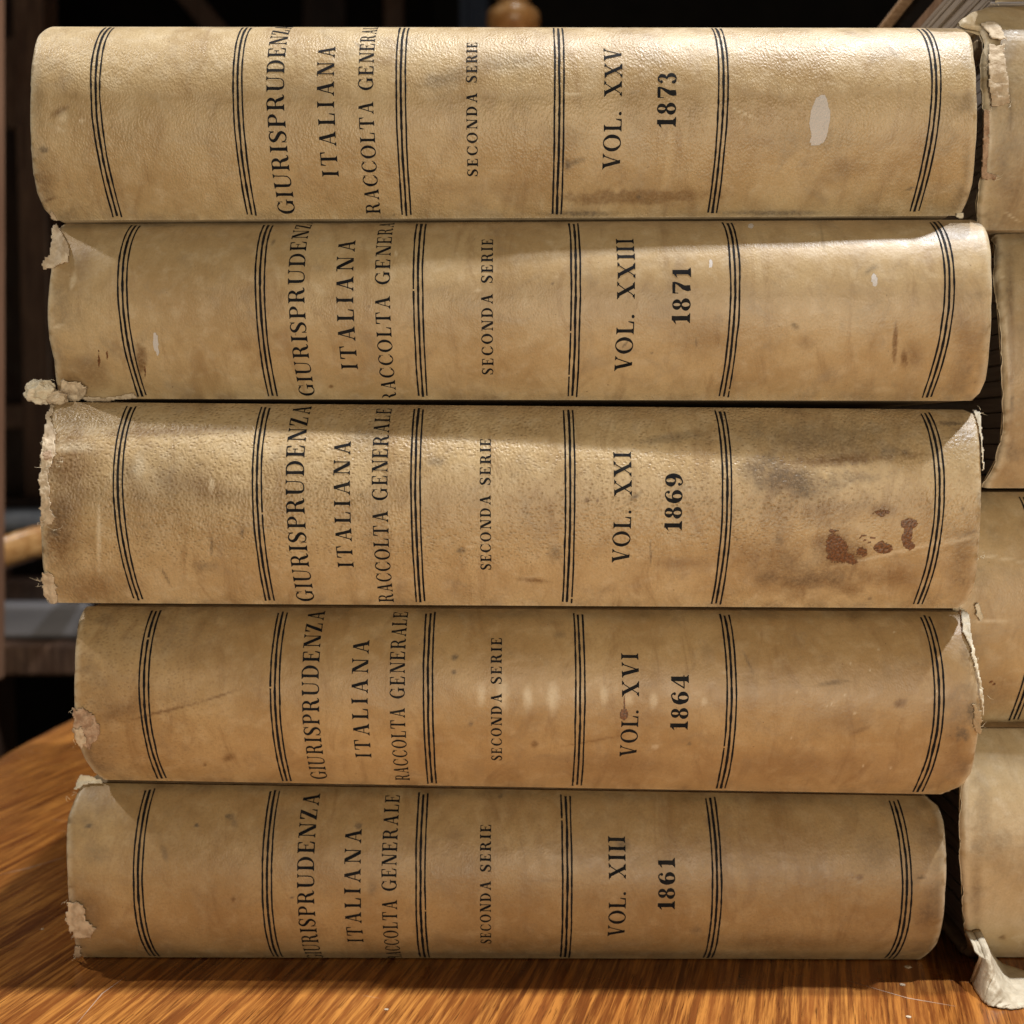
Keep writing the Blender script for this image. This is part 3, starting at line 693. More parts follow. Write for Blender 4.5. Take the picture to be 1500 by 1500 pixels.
# --- book 1 (top)
b1 = Book('b1', [(80, 324), (1400, 317)], [(100, 38), (1400, 40)], (0, 0),
    [(64, 41), (53, 50), (46, 75), (42, 130), (42, 200), (45, 245), (52, 285), (62, 308), (75, 322)],
    [(1413, 42), (1424, 50), (1429, 80), (1433, 130), (1434, 180), (1431, 225), (1427, 270), (1420, 295), (1410, 316)], seed=1)
st1 = [('w', 1201, 176, 15, 38, 4, 1, .12, .10), ('w', 1192, 205, 5, 10, 10, 1, .3, .4),
    ('d', 832, 241, 7, 9, 0, .9, .8), ('d', 846, 236, 14, 5, -20, .5, .8), ('b', 88, 163, 16, 6, -30, .7, .8), ('d', 64, 219, 8, 5, 10, .9, .6), ('p', 92, 172, 9, 12, 0, .8, .8), ('p', 120, 177, 4, 4, 0, 1, .6),
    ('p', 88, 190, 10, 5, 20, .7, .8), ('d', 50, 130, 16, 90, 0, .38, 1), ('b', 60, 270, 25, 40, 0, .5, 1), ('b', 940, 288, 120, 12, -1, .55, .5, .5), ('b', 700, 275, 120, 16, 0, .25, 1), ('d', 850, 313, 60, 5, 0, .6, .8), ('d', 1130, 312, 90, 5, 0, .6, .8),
    ('d', 650, 115, 45, 14, -15, .4, 1), ('d', 745, 92, 70, 18, -5, .35, 1), ('d', 830, 200, 40, 25, 0, .22, 1), ('p', 840, 138, 12, 1.6, 0, 1, .5), ('p', 1090, 166, 26, 1.6, 24, 1, .5), ('d', 1200, 205, 80, 20, 0, .2, 1),
    ('d', 1332, 277, 8, 2, -20, .8, .7), ('b', 1240, 245, 30, 16, 0, .35, 1), ('d', 1305, 72, 24, 3, 50, .35, .8), ('d', 1418, 245, 9, 40, 0, .35, 1), ('b', 70, 293, 18, 3, -20, .9, .7), ('d', 528, 68, 14, 2, 35, .7, .6),
    ('d', 936, 289, 3, 5, -40, .7, .8), ('d', 577, 315, 2, 2, 0, .6), ('b', 560, 90, 26, 10, 0, .4, 1), ('p', 770, 95, 12, 5, 0, .4, 1), ('d', 1420, 300, 20, 20, 0, .5, 1)]
t1 = [('GIURISPRUDENZA', 392, 418, (0, 314), (.93, 43), GL, .11), ('ITALIANA', 465, 490, (0, 259), (1, 68), GL, .22), ('RACCOLTA GENERALE', 526, 548, (0, 313), (.88, 45), GL, .12),
    ('SECONDA SERIE', 683, 699, (0, 259), (1, 62), GM, .17), ('VOL. XXV', 885, 911, (0, 249), (1, 71), GL, .10), ('1873', 963, 991, (0, 189), (1, 105), GB, .10)]
m1 = vellum('vellum_top_book', (1.0, .99, .96), 1.0, 12, 0, .34, 1, .7)
make_book('L1', b1, m1, 'topmost vellum book of the left stack, VOL. XXV 1873, white oval chip on its spine', st1, [143, 350, 588, 819, 1058, 1368], 180, t1, group=GRP)

# --- book 2
b2 = Book('b2', [(120, 585), (1400, 588)], [(120, 327), (1400, 321)], (.36, -.36),
    [(86, 330), (79, 345), (72, 395), (68, 430), (67, 470), (70, 500), (77, 530), (80, 560), (84, 583)],
    [(1432, 322), (1445, 330), (1452, 350), (1455, 390), (1455, 450), (1452, 510), (1446, 560), (1438, 578), (1428, 587)], seed=2)
st2 = [('w', 228, 501, 4, 15, -4, 1, .15, .05), ('w', 231, 515, 1.8, 7, 0, 1, .2, 0), ('w', 1100, 331, 4, 4, 0, 1, .15, .05), ('w', 1041, 386, 2.6, 6, 0, 1, .2, .1), ('w', 1281, 410, 4.5, 10, -8, 1, .2, .1),
    ('s', 145, 526, 1.8, 14, -3, .9, .5, .3), ('s', 157, 520, 1.6, 9, 0, .8, .5, .3), ('b', 206, 530, 9, 26, 0, .8, .6, .5), ('s', 212, 543, 1.5, 12, -5, .7, .5, .2), ('b', 135, 545, 30, 28, 0, .5, .8), ('b', 100, 560, 40, 20, 0, .5, 1), ('b', 110, 400, 30, 60, 0, .25, 1),
    ('b', 1311, 502, 4, 32, 3, .95, .4, .2), ('b', 1325, 525, 6, 14, 0, .9, .5, .4), ('b', 1340, 520, 16, 25, 0, .5, 1), ('d', 810, 415, 2.4, 3, 0, 1, .5), ('d', 1165, 478, 8, 4, 30, .7, .8), ('d', 917, 503, 10, 1.8, -48, .9, .4, .1), ('d', 1020, 502, 2, 8, 0, .5, .8), ('b', 1180, 500, 14, 14, 0, .4, 1),
    ('d', 1275, 395, 12, 5, -35, .5, 1), ('d', 955, 517, 2, 2, 0, .9), ('b', 1030, 500, 60, 30, 0, .25, 1), ('d', 1445, 545, 14, 22, 0, .5, 1), ('b', 1420, 495, 25, 40, 0, .4, 1), ('p', 1250, 470, 40, 30, 0, .2, 1), ('p', 107, 412, 5, 14, 15, .9, .7), ('p', 85, 478, 10, 3, -15, .9, .7),
    ('b', 485, 566, 4, 3, 0, .9), ('d', 540, 450, 2, 2, 0, .7), ('p', 580, 372, 2, 5, 0, .9, .5), ('d', 400, 355, 3, 6, 30, .5), ('d', 1205, 350, 2, 25, -10, .35, .8), ('p', 700, 425, 5, 3, 0, .9, .6), ('p', 770, 440, 4, 14, 0, .35, 1)]
t2 = [('GIURISPRUDENZA', 423, 447, (0, 580), (.93, 328), GL, .11), ('ITALIANA', 493, 518, (0, 541), (1, 352), GL, .22), ('RACCOLTA GENERALE', 550, 572, (.03, 581), (.88, 328), GL, .12),
    ('SECONDA SERIE', 705, 722, (0, 549), (1, 350), GM, .17), ('VOL. XXIII', 904, 930, (0, 544), (1, 350), GL, .09), ('1871', 985, 1012, (0, 476), (1, 392), GB, .10)]
m2 = vellum('vellum_second_book', (.97, .95, .92), .55, 13, 0, .36, 2, .8)
make_book('L2', b2, m2, 'vellum book VOL. XXIII 1871, a wad of torn paper at its lower left corner', st2, [181, 382, 613, 843, 1076, 1389], 455, t2, group=GRP)

# --- book 3
b3 = Book('b3', [(90, 884), (1400, 892)], [(90, 588), (1400, 599)], (-.12, -.26),
    [(76, 591), (70, 612), (63, 645), (60, 680), (58, 730), (58, 790), (60, 830), (67, 865), (80, 884)],
    [(1418, 600), (1432, 606), (1437, 640), (1439, 680), (1440, 730), (1438, 780), (1435, 820), (1430, 860), (1422, 880), (1408, 891)], seed=3)
def pf3(PX, PY):
    n = fbm(PX/120, PY/90, 77, 3)
    return np.clip(.45+.9*sstep(.35, .65, n)*sstep(1330, 1150, PX)+.3*sstep(700, 300, PX), 0, 1)*sstep(860, 800, PY)*.9+.1
st3 = [('b', 1150, 700, 60, 26, 20, .55, 1, .5), ('d', 1150, 700, 56, 30, 20, .95, .9, .7), ('b', 1210, 745, 90, 26, 0, .5, 1, .8), ('d', 1250, 700, 60, 12, -4, .4, 1, .8), ('d', 1180, 830, 60, 30, 0, .35, 1, .8), ('b', 1240, 673, 110, 9, -3, .75, .8, .6), ('d', 1310, 662, 26, 10, 0, .5, .9, .6), ('d', 1215, 710, 26, 8, 0, .45, .8, .9), ('b', 1215, 655, 110, 22, 0, .4, 1), ('d', 1260, 632, 90, 12, -8, .35, 1),
    ('d', 1180, 640, 140, 30, 0, .40, 1, .6), ('d', 1395, 620, 28, 4, 0, .7, .7, .6), ('s', 1226, 800, 20, 22, 0, .60, .5, .5), ('s', 1238, 818, 28, 12, 10, .62, .5, .5), ('s', 1262, 808, 11, 9, 0, .6, .5, .4), ('b', 1230, 805, 48, 34, 10, .9, .7, .4),
    ('s', 1290, 750, 18, 7, -8, .52, .5, .6), ('b', 1292, 748, 26, 12, 0, .8, .7), ('s', 1332, 768, 14, 8, 0, 1, .3, .3), ('s', 1329, 785, 8, 17, 10, 1, .3, .3), ('s', 1333, 800, 8, 6, 0, 1, .3, .3), ('s', 1292, 803, 15, 9, 5, .9, .3, .3),
    ('b', 1200, 850, 100, 24, -2, .65, .9, .6), ('d', 1190, 845, 70, 14, 0, .4, 1, .8), ('b', 1310, 845, 50, 18, 0, .5, 1), ('d', 1125, 845, 20, 14, 0, .5, 1), ('d', 1140, 790, 10, 9, 0, .5, 1), ('b', 1130, 810, 60, 30, 0, .4, 1, .6),
    ('s', 1216, 776, 16, 1.6, 8, .75, .5, .2), ('s', 1275, 787, 24, 1.4, 14, .7, .5, .2), ('s', 1268, 792, 16, 1.4, 26, .7, .5, .2), ('p', 1330, 805, 110, 3, -13, .8, .7, .3), ('p', 1400, 793, 34, 3, -14, .8, .7), ('b', 1420, 782, 30, 2, -22, .9, .6), ('b', 1410, 830, 26, 55, 0, .45, 1),
    ('b', 100, 680, 45, 60, 0, .75, .9, .4), ('b', 85, 770, 30, 110, 0, .7, .9, .4), ('d', 78, 780, 10, 7, 0, .9, .6), ('b', 130, 860, 80, 26, 0, .5, 1), ('b', 300, 715, 60, 20, 20, .4, 1), ('b', 250, 632, 130, 9, -2, .55, .9), ('d', 195, 690, 26, 24, 0, .4, 1), ('d', 255, 700, 60, 60, 0, .22, 1),
    ('p', 145, 780, 4, 60, 0, .9, .8, .3), ('p', 205, 685, 10, 25, 0, .5, .9), ('p', 310, 710, 4, 12, 0, .9, .7), ('p', 100, 655, 40, 8, 0, .7, .9, .5), ('d', 243, 845, 2, 18, -28, .7, .7), ('d', 310, 800, 2, 14, 0, .6, .7), ('d', 300, 830, 20, 8, 0, .4, 1), ('d', 355, 780, 3, 8, 0, .6),
    ('d', 640, 676, 16, 9, 0, .5, .9), ('d', 676, 807, 8, 4, 0, .8, .7), ('p', 690, 801, 8, 3, 0, .9, .7), ('d', 812, 810, 12, 12, 0, .5, 1), ('d', 930, 728, 14, 4, -30, .6, .8), ('b', 860, 733, 5, 4, 0, .9), ('b', 875, 733, 3, 3, 0, .9), ('d', 953, 810, 1.5, 18, 0, .6), ('d', 1080, 790, 2, 2, 0, 1), ('b', 1000, 825, 60, 10, 0, .35, 1), ('d', 540, 640, 40, 25, 0, .3, 1), ('b', 550, 790, 22, 60, 0, .3, 1),
    ('d', 990, 640, 60, 8, -8, .45, .9), ('b', 780, 850, 25, 4, 5, .7, .8), ('d', 1275, 877, 3, 2, 0, 1), ('d', 1435, 730, 5, 12, 0, .8), ('d', 1410, 745, 3, 2, 0, 1)]
t3 = [('GIURISPRUDENZA', 419, 446, (0, 881), (1, 595), GL, .11), ('ITALIANA', 489, 513, (0, 831), (1, 646), GL, .22), ('RACCOLTA GENERALE', 545, 568, (0, 882), (1, 598), GL, .12),
    ('SECONDA SERIE', 703, 719, (0, 835), (1, 642), GM, .17), ('VOL. XXI', 899, 925, (0, 825), (1, 662), GL, .10), ('1869', 974, 1000, (0, 779), (1, 693), GB, .10)]
m3 = vellum('vellum_third_book', (1.03, 1.02, 1.0), 1.15, 9, 1.0, .31, 3, .9)
make_book('L3', b3, m3, 'middle book of the left stack, VOL. XXI 1869, with reddish-brown stains', st3, [174, 377, 609, 835, 1065, 1376], 740, t3, group=GRP, pore_fn=pf3)

# --- book 4
b4 = Book('b4', [(140, 1143), (1360, 1164)], [(120, 887), (1400, 895)], (.55, .10),
    [(121, 890), (114, 905), (110, 930), (107, 980), (106, 1020), (108, 1060), (112, 1090), (122, 1115), (135, 1133), (148, 1142)],
    [(1408, 896), (1418, 905), (1425, 940), (1434, 980), (1438, 1010), (1437, 1060), (1432, 1100), (1425, 1135), (1412, 1153), (1385, 1165)], seed=4)
def pf4(PX, PY): return np.clip(sstep(420, 150, PX)*1.0+.12, 0, 1)
st4 = [('p', 705, 1020, 7, 16, 0, .85, .8, .2), ('p', 737, 1018, 10, 28, 0, .85, .7, .3), ('p', 773, 1022, 8, 22, 0, .9, .7, .2), ('p', 810, 1022, 10, 26, 0, 1, .7, .2), ('p', 847, 1020, 8, 18, 0, .8, .7, .2), ('p', 885, 1018, 7, 16, 0, .9, .7, .2), ('p', 921, 1025, 8, 10, 0, .8, .7), ('p', 957, 1026, 7, 14, 0, .85, .7, .2), ('p', 1032, 1027, 5, 7, 0, .8, .7), ('p', 1060, 985, 6, 3, 0, .5, .7),
    ('s', 914, 1047, 7, 8, 0, 1, .25, .1), ('s', 915, 1030, 1.6, 12, 0, .8, .4, .1), ('d', 666, 963, 6, 5, -20, .8, .7), ('d', 665, 985, 5, 4, 0, .8, .7), ('b', 1319, 1030, 11, 7, -20, .9, .6), ('b', 783, 1090, 6, 6, 0, .7, .8), ('b', 240, 1042, 60, 2.5, -14, .8, .7, .4), ('b', 320, 1020, 34, 2, -18, .8, .7, .4), ('b', 870, 1085, 50, 2, -10, .5, .8, .4),
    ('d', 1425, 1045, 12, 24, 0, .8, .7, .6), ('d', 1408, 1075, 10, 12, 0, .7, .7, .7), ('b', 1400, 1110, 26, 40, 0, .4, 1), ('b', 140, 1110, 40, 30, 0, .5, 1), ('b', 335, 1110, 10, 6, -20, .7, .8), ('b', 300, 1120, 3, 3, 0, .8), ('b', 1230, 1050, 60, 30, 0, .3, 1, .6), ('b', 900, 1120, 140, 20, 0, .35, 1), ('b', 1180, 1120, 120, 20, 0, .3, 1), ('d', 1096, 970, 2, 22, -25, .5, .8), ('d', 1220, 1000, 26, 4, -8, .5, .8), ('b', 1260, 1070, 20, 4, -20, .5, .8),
    ('d', 820, 930, 10, 6, 0, .4, 1), ('d', 220, 940, 120, 40, 0, .25, 1), ('b', 170, 1045, 40, 14, -20, .5, 1), ('d', 690, 1060, 4, 4, 0, .5), ('b', 1100, 1000, 14, 60, 0, .25, 1), ('d', 1010, 1090, 4, 3, 0, .6), ('p', 960, 1094, 6, 4, 0, .8)]
for k in range(14):
    rr = random.Random(40+k); st4.append(('p', rr.uniform(1150, 1400), rr.uniform(920, 1150), 1.8, 1.8, 0, 1, .5, 0))
t4 = [('GIURISPRUDENZA', 442, 467, (0, 1141), (1, 895), GL, .11), ('ITALIANA', 515, 539, (0, 1110), (1, 937), GL, .22), ('RACCOLTA GENERALE', 571, 593, (0, 1143), (1, 896), GL, .12),
    ('SECONDA SERIE', 719, 735, (0, 1114), (1, 934), GM, .17), ('VOL. XVI', 911, 936, (0, 1109), (1, 957), GL, .10), ('1864', 983, 1009, (0, 1071), (1, 988), GB, .10)]
m4 = vellum('vellum_fourth_book', (.88, .79, .665), .45, 13, .8, .37, 4, .8)
make_book('L4', b4, m4, 'vellum book VOL. XVI 1864 with a row of pale wipe marks, torn white edge', st4, [211, 403, 627, 850, 1072, 1376], 1015, t4, group=GRP, pore_fn=pf4)

# --- book 5 (bottom)
b5 = Book('b5', None, [(140, 1146), (1360, 1165)], (.75, .62),
    [(133, 1146), (116, 1150), (107, 1170), (97, 1197), (95, 1230), (96, 1280), (98, 1320), (101, 1350), (107, 1380), (114, 1400)],
    [(1362, 1167), (1376, 1178), (1384, 1200), (1388, 1240), (1389, 1270), (1387, 1310), (1384, 1350), (1375, 1385), (1358, 1402)], seed=5)
st5 = [('d', 336, 1196, 8, 6, 20, .8, .8, .5), ('d', 343, 1205, 6, 10, -30, .4, 1), ('d', 241, 1250, 5, 14, -15, .5, .9), ('d', 130, 1210, 8, 4, -20, .7, .7), ('d', 288, 1209, 4, 3, 0, .7), ('d', 912, 1238, 12, 9, 0, .6, .8), ('b', 1360, 1345, 28, 24, 0, .55, .9, .4), ('d', 1350, 1285, 8, 3, 0, .8, .6), ('d', 1285, 1250, 40, 40, 0, .3, 1), ('b', 1260, 1285, 6, 5, 0, .8, .7),
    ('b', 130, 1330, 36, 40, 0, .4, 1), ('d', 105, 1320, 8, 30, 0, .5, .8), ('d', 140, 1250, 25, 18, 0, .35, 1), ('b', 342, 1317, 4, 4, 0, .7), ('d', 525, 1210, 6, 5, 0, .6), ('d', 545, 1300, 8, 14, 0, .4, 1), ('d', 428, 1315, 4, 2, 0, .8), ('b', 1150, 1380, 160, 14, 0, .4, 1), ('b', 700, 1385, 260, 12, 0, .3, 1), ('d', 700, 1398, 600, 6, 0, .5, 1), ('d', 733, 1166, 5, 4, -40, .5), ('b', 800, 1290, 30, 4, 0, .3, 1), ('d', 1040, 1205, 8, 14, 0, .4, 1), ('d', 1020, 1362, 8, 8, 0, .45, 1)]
t5 = [('GIURISPRUDENZA', 435, 460, (.05, 1400), (1, 1162), GL, .11), ('ITALIANA', 504, 528, (0, 1380), (1, 1214), GL, .22), ('RACCOLTA GENERALE', 559, 581, (.05, 1400), (1, 1164), GL, .12),
    ('SECONDA SERIE', 703, 719, (0, 1382), (1, 1207), GM, .17), ('VOL. XIII', 892, 917, (0, 1372), (1, 1225), GL, .09), ('1861', 964, 989, (0, 1334), (1, 1257), GB, .10)]
m5 = vellum('vellum_bottom_book', (.82, .745, .625), .5, 12, .3, .37, 5, .7)
make_book('L5', b5, m5, 'bottom book of the left stack, VOL. XIII 1861, lying on the table, left end torn', st5, [202, 391, 616, 831, 1050, 1328], 1275, t5, group=GRP)

# --- torn corners, flaps and frayed ends of the left stack
r, sp, bk = LEFT['L1']
torn(bk, 'torn_edge', sp, [(72, 309), (76, 320), (88, 327), (84, 318), (78, 308)], .03, .03, 'torn', 1.5, 1.5, 3)
torn(bk, 'torn_edge', sp, [(1400, 309), (1398, 319), (1408, 322), (1413, 312)], .03, .03, 'bright_torn', 1.5, 1.5, 4)
r, sp, bk = LEFT['L2']
torn(bk, 'torn_flap', sp, [(82, 330), (93, 345), (104, 364), (103, 384), (90, 392), (76, 396), (62, 397), (65, 384), (74, 376), (75, 350)], .05, .09, 'torn', 1.5, 4, 11, scale=.8)
torn(bk, 'torn_flap', sp, [(92, 553), (112, 554), (130, 560), (127, 575), (114, 588), (96, 586), (88, 572)], .10, .12, 'torn', 1.5, 3, 12, scale=.45)
torn(bk, 'torn_edge', sp, [(116, 578), (160, 580), (198, 572), (204, 582), (180, 586), (130, 589)], .05, .04, 'torn', 1.5, 2, 13)
X, v, res, d = bk.unproject(84, 568); P = [float(c) for c in bk.surf(X, v, .3)]
x0, y0_, z0 = P; k = d/FPX
wad('torn_wad', (x0-(84-66)*k, y0_-.05, z0-(567-568)*k+.05), (.38, .32, .30), 'bright_torn', sp, 3, .55, 1.1)
wad('torn_wad', (x0-(84-90)*k, y0_-.10, z0-(573-568)*k), (.27, .2, .19), 'torn', sp, 5, .5, 1.2)
fibres(bk, sp, [(66, 560), (85, 555), (95, 570), (112, 580), (70, 475), (74, 385)], 40, .3, .005, 2)
r, sp, bk = LEFT['L3']
torn(bk, 'torn_edge', sp, [(72, 589), (82, 592), (76, 610), (84, 636), (82, 668), (72, 690), (74, 740), (82, 757), (80, 770), (60, 770), (57, 720), (60, 660), (66, 620)], .015, .04, 'torn', 1.6, 4, 21, scale=.3)
torn(bk, 'torn_edge', sp, [(60, 835), (78, 838), (84, 862), (86, 884), (76, 886), (64, 872)], .02, .04, 'torn', 1.6, 4, 22, scale=.3)
torn(bk, 'exposed_board', sp, [(66, 664), (78, 660), (80, 672), (70, 678), (65, 672)], .10, .03, 'brown_torn', 1.5, 1.5, 23)
torn(bk, 'torn_edge', sp, [(1424, 599), (1436, 604), (1439, 640), (1441, 690), (1438, 690), (1435, 640), (1428, 612)], .015, .03, 'bright_torn', 1.5, 2, 24, scale=.25)
fibres(bk, sp, [(72, 590), (62, 650), (60, 690), (62, 765), (62, 850), (70, 878), (90, 676), (85, 770)], 90, .32, .005, 3)
fibres(bk, sp, [(1434, 604), (1439, 640), (1438, 810), (1422, 885)], 36, .22, .005, 4)
r, sp, bk = LEFT['L4']
torn(bk, 'torn_patch', sp, [(106, 1036), (124, 1036), (138, 1048), (150, 1062), (144, 1080), (132, 1096), (118, 1092), (108, 1072)], .02, .05, 'brown_torn', 1.6, 5, 31, scale=.4)
torn(bk, 'torn_patch', sp, [(109, 1062), (122, 1064), (130, 1080), (122, 1094), (112, 1088)], .05, .05, 'torn', 1.6, 4, 32, scale=.3)
torn(bk, 'peeled_edge', sp, [(1405, 892), (1418, 898), (1424, 940), (1434, 985), (1440, 1018), (1440, 1052), (1436, 1040), (1430, 995), (1419, 950), (1408, 925)], .04, .05, 'bright_torn', 1.6, 2, 33, scale=.4)
torn(bk, 'torn_patch', sp, [(1424, 1030), (1438, 1040), (1437, 1075), (1424, 1070)], .015, .03, 'board', 1.6, 5, 34, scale=.2)
fibres(bk, sp, [(108, 1040), (112, 1085), (1430, 960), (1438, 1020), (1436, 1060)], 50, .22, .005, 5)
r, sp, bk = LEFT['L5']
torn(bk, 'torn_patch', sp, [(98, 1318), (124, 1320), (128, 1345), (142, 1358), (134, 1374), (108, 1376), (98, 1350)], .02, .05, 'torn', 1.6, 5, 41, scale=.45)
torn(bk, 'torn_patch', sp, [(108, 1385), (120, 1382), (120, 1398), (110, 1400)], .05, .06, 'torn', 1.6, 2, 42)
torn(bk, 'lifted_corner', sp, [(118, 1136), (150, 1143), (152, 1150), (126, 1152), (108, 1160), (112, 1146)], .04, .05, 'bright_torn', 1.6, 2, 43)
fibres(bk, sp, [(98, 1320), (110, 1370), (112, 1395), (105, 1165)], 50, .22, .005, 6)

# ------------------------------------------------------------------ right-hand stack
GR2 = 'old books in the right-hand stack'
YR = -1.55
mr = [vellum('vellum_right_stack_%s' % n, t_, g, pb, po, .36, 10+i, .6) for i, (n, t_, g, pb, po) in enumerate((
    ('worn', (.84, .86, .88), .7, 8, .3), ('smooth', (.86, .85, .86), .4, 12, .0), ('plain', (1, .97, .92), .5, 12, 0), ('pale', (1.08, 1.12, 1.16), .4, 12, 0)))]
rD = Book('rD', None, [(1430, 1066), (1500, 1066)], (.75, .75), [(1422, 1070), (1412, 1100), (1409, 1150), (1408, 1200), (1409, 1260), (1412, 1330), (1415, 1370), (1420, 1395)], 25.0, bulge=1.35, seed=14)
rC = Book('rC', [(1430, 1061), (1500, 1061)], [(1430, 720), (1500, 720)], (1.45, 1.45), [(1404, 724), (1400, 820), (1398, 890), (1398, 960), (1404, 1056)], 25.0, bulge=1.3, seed=13)
rB = Book('rB', [(1440, 716), (1500, 716)], [(1460, 342), (1500, 341)], (.85, .85), [(1456, 345), (1458, 400), (1463, 440), (1468, 500), (1471, 560), (1472, 600), (1468, 650), (1460, 680), (1443, 712)], 24.0, bulge=1.3, seed=12)
rA = Book('rA', [(1430, 337), (1500, 338)], [(1430, 10), (1500, 8)], (.45, .45), [(1440, 12), (1420, 17), (1405, 27), (1408, 34), (1436, 40), (1444, 60), (1440, 90), (1441, 130), (1443, 200), (1440, 260), (1432, 300), (1434, 332)], 24.5, bulge=1.25, seed=11)
make_book('RD', rD, mr[3], 'lowest book of the right stack, pale vellum with a peeled white corner', [('d', 1465, 1230, 20, 20, 0, .3, 1), ('d', 1440, 1190, 12, 60, 0, .3, 1), ('b', 1468, 1373, 4, 4, 0, .9), ('b', 1430, 1300, 10, 60, 0, .4, 1)], [], 1250, [], 260, 120, group=GR2, pore_fn=lambda a, b: 0*a)
make_book('RC', rC, mr[2], 'second book from the bottom of the right stack, directly on the pale lowest one', [('s', 1455, 1002, 8, 1.6, 42, .9, .4, .1), ('p', 1470, 818, 40, 2, 10, .9, .6), ('p', 1450, 910, 40, 1.6, -2, .8, .6), ('b', 1460, 1010, 40, 30, 0, .3, 1)], [1523], 890, [], 260, 120, group=GR2, pore_fn=lambda a, b: 0*a)
make_book('RB', rB, mr[1], 'third book from the bottom of the right stack, smooth vellum with wrinkled left edge', [('d', 1482, 590, 3, 14, 0, .6, .7), ('d', 1478, 420, 10, 60, 0, .4, 1), ('b', 1480, 520, 6, 160, 0, .45, .8), ('p', 1467, 405, 6, 3, 20, .9, .6)], [], 530, [], 260, 120, group=GR2, pore_fn=lambda a, b: 0*a)
make_book('RA', rA, mr[0], 'worn vellum book high in the right stack with a torn curling head cap', [('d', 1480, 150, 3, 60, 0, .5, 1), ('d', 1470, 240, 10, 40, 0, .35, 1), ('d', 1455, 150, 6, 20, 0, .8, .8), ('b', 1480, 280, 30, 40, 0, .4, 1), ('d', 1465, 90, 18, 60, 0, .3, 1), ('p', 1483, 318, 16, 1.5, 35, .9, .5)], [], 180, [], 260, 120, group=GR2)
r, sp, bk = LEFT['RA']
torn(bk, 'torn_strip', sp, [(1434, 36), (1448, 34), (1462, 38), (1474, 62), (1460, 62), (1448, 60), (1444, 50)], .06, .05, 'torn', 1.6, 2, 51, scale=.8)
torn(bk, 'torn_strip', sp, [(1446, 66), (1470, 66), (1472, 90), (1478, 152), (1462, 156), (1450, 158), (1445, 120)], .05, .06, 'torn', 1.6, 2.5, 52, scale=1.0)
torn(bk, 'torn_strip', sp, [(1440, 160), (1450, 160), (1446, 250), (1460, 256), (1458, 263), (1436, 262)], .03, .03, 'brown_torn', 1.6, 1.5, 53, scale=.3)
fibres(bk, sp, [(1470, 64), (1450, 156), (1476, 155), (1445, 100), (1458, 260)], 60, .25, .005, 7)
r, sp, bk = LEFT['RC']
torn(bk, 'torn_edge', sp, [(1426, 884), (1432, 882), (1440, 905), (1434, 912), (1428, 900)], .05, .05, 'bright_torn', 1.4, 1.5, 54)
r, sp, bk = LEFT['RD']
M['pale_scrap'] = plain('pale_vellum_scrap', (.46, .39, .28), (.64, .57, .44), 300, .55, .6, .0006)
def peeled_corner(bk, parent):
    top = [(1412, 1361), (1424, 1363), (1434, 1360), (1441, 1376), (1452, 1397), (1466, 1411), (1482, 1422), (1500, 1430), (1530, 1438), (1570, 1442)]
    bot = [(1423, 1436), (1428, 1446), (1434, 1458), (1441, 1467), (1450, 1473), (1462, 1476), (1480, 1478), (1500, 1475), (1530, 1473), (1570, 1470)]
    nu, nv = 90, 50; V = []
    tu = np.linspace(0, 1, len(top))
    for i in range(nu):
        a = i/(nu-1); jt = 1.6*(float(fbm(a*30, 1, 61, 3))-.5)*2; jb = 2.2*(float(fbm(a*34, 5, 62, 3))-.5)*2
        px, py = np.interp(a, tu, [p[0] for p in top]), np.interp(a, tu, [p[1] for p in top])+jt
        X, v, res, d = bk.unproject(px, py); A = np.array([float(c) for c in bk.surf(X, v, .04)]); A[2] -= res*d/FPX; A[1] -= .75*min(1, max(0, (a-.35)/.3)); A[2] += .10*min(1, max(0, (a-.35)/.3))
        x, y = ray_plane_z(np.interp(a, tu, [p[0] for p in bot]), np.interp(a, tu, [p[1] for p in bot])+jb, .04); B = np.array([x, y, .04])
        for j in range(nv):
            b = j/(nv-1); P = A*(1-b)+B*b
            n = (float(fbm(a*7, b*4, 63, 4))-.5)
            P[2] += .55*math.sin(math.pi*b)*b*(.6+.5*math.sin(a*5+1))+.22*n*math.sin(math.pi*min(1, b*1.1+.05)); P[1] -= .85*math.sin(math.pi*b)**.8*(1-.5*b)+.15*n
            P[2] = max(P[2], .03); V.append(P)
    o = mesh_obj('peeled_corner', V, [tuple(q) for q in grid_faces(nu, nv)], M['pale_scrap'], parent, True)
    m = o.modifiers.new('thickness', 'SOLIDIFY'); m.thickness = .05*CM; m.offset = 0
peeled_corner(bk, sp)
fibres(bk, sp, [(1426, 1430), (1450, 1474), (1490, 1474), (1418, 1370)], 40, .2, .005, 8)

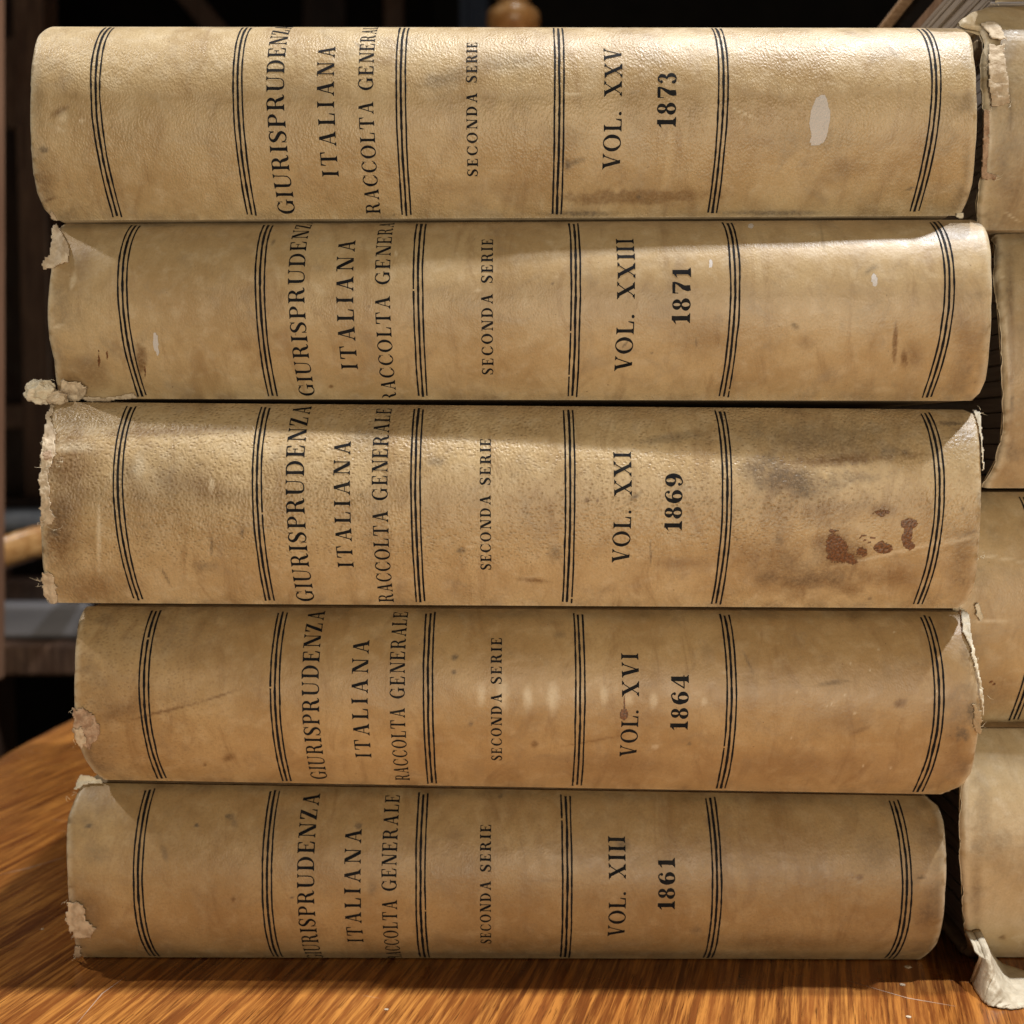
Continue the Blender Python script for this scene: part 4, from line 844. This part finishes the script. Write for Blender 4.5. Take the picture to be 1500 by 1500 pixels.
# --- fifth book of the right stack, seen end-on above: gatherings of pages under a loose board
def build_top_right():
    root = tag(empty('old_book', (.17, .08, .258)), 'topmost book of the right stack, grey page edges under a loose board', 'book', GR2)
    x0 = 12.75; sk = .047; ya, yb = 0.7, 18.0; L = 24.0
    def pb(name, za, zb_, y1, y2, mat, inset=0.0, bev=.03, xo=0):
        v = []
        for z in (za, zb_):
            for (x, y) in ((x0+inset+xo, y1), (x0+L-inset, y1), (x0+L-inset, y2), (x0+inset+xo, y2)): v.append((x+sk*y, y, z))
        o = mesh_obj(name, v, [(0, 3, 2, 1), (4, 5, 6, 7), (0, 1, 5, 4), (1, 2, 6, 5), (2, 3, 7, 6), (3, 0, 4, 7)], mat, root)
        if bev: mod_bevel(o, bev)
    zlo = 25.75; n = 15; rr = random.Random(3); z = zlo+.34
    hs = [rr.uniform(.10, .26) for _ in range(n)]; sc = (28.45-z)/sum(hs)
    for h in hs:
        h *= sc; pb('page_gathering', z+.008, z+h-.008, ya+.3+rr.uniform(-.1, .1), yb-.5, M['pages'], .25, .02, rr.uniform(-.06, .06)); z += h
    pb('endpaper', 28.47, 28.85, ya+.4, yb-.4, M['endpaper'], .30, .05)
    pb('lower_board', zlo, zlo+.30, ya+.4, yb+.1, M['board'], 0, .06)
    pb('upper_board', 29.76, 29.92, ya+.4, yb+.1, M['brown_torn'], 0, .04)
    pb('gap_shade', 28.9, 29.74, ya+.6, yb-.6, M['black_wood_and_shade'], .35, .05)  # added near-black block: shade under the loose board put in as colour
    # curved spine shell in front
    bkz = Book('rZ', [(1440, 4), (1500, 3)], [(1440, -190), (1500, -190)], (.6, .6), [(1462, 2), (1444, -20), (1441, -60), (1441, -100), (1443, -140), (1450, -185)], 24.0, bulge=1.2, seed=15)
    build_spine(bkz, root, mr[0], [], 200, 90)
    fibres(bkz, root, [(1458, 2), (1465, 0)], 16, .3, .008, 9)
build_top_right()

# ------------------------------------------------------------------ crumbs of paper on the table
for k, (px, py, sz, lab) in enumerate(((1330, 1417, .075, 'flat white paper crumb in the shade just right of the bottom book'), (1322, 1443, .055, 'tiny curled paper crumb at the edge of the shadow right of the stack'),
        (1331, 1490, .05, 'small white crumb on the lit wood near the bottom edge'), (566, 1479, .04, 'single white crumb on the lit wood in front of the stack'), (62, 1361, .03, 'minute pale crumb in the shade left of the bottom book'))):
    x, y = ray_plane_z(px, py, 0); o = wad('paper_crumb', (x, y, sz*.25), (sz*1.3, sz, sz*.3), 'torn', None, k, .5, 1.2); tag(o, lab, 'crumb')
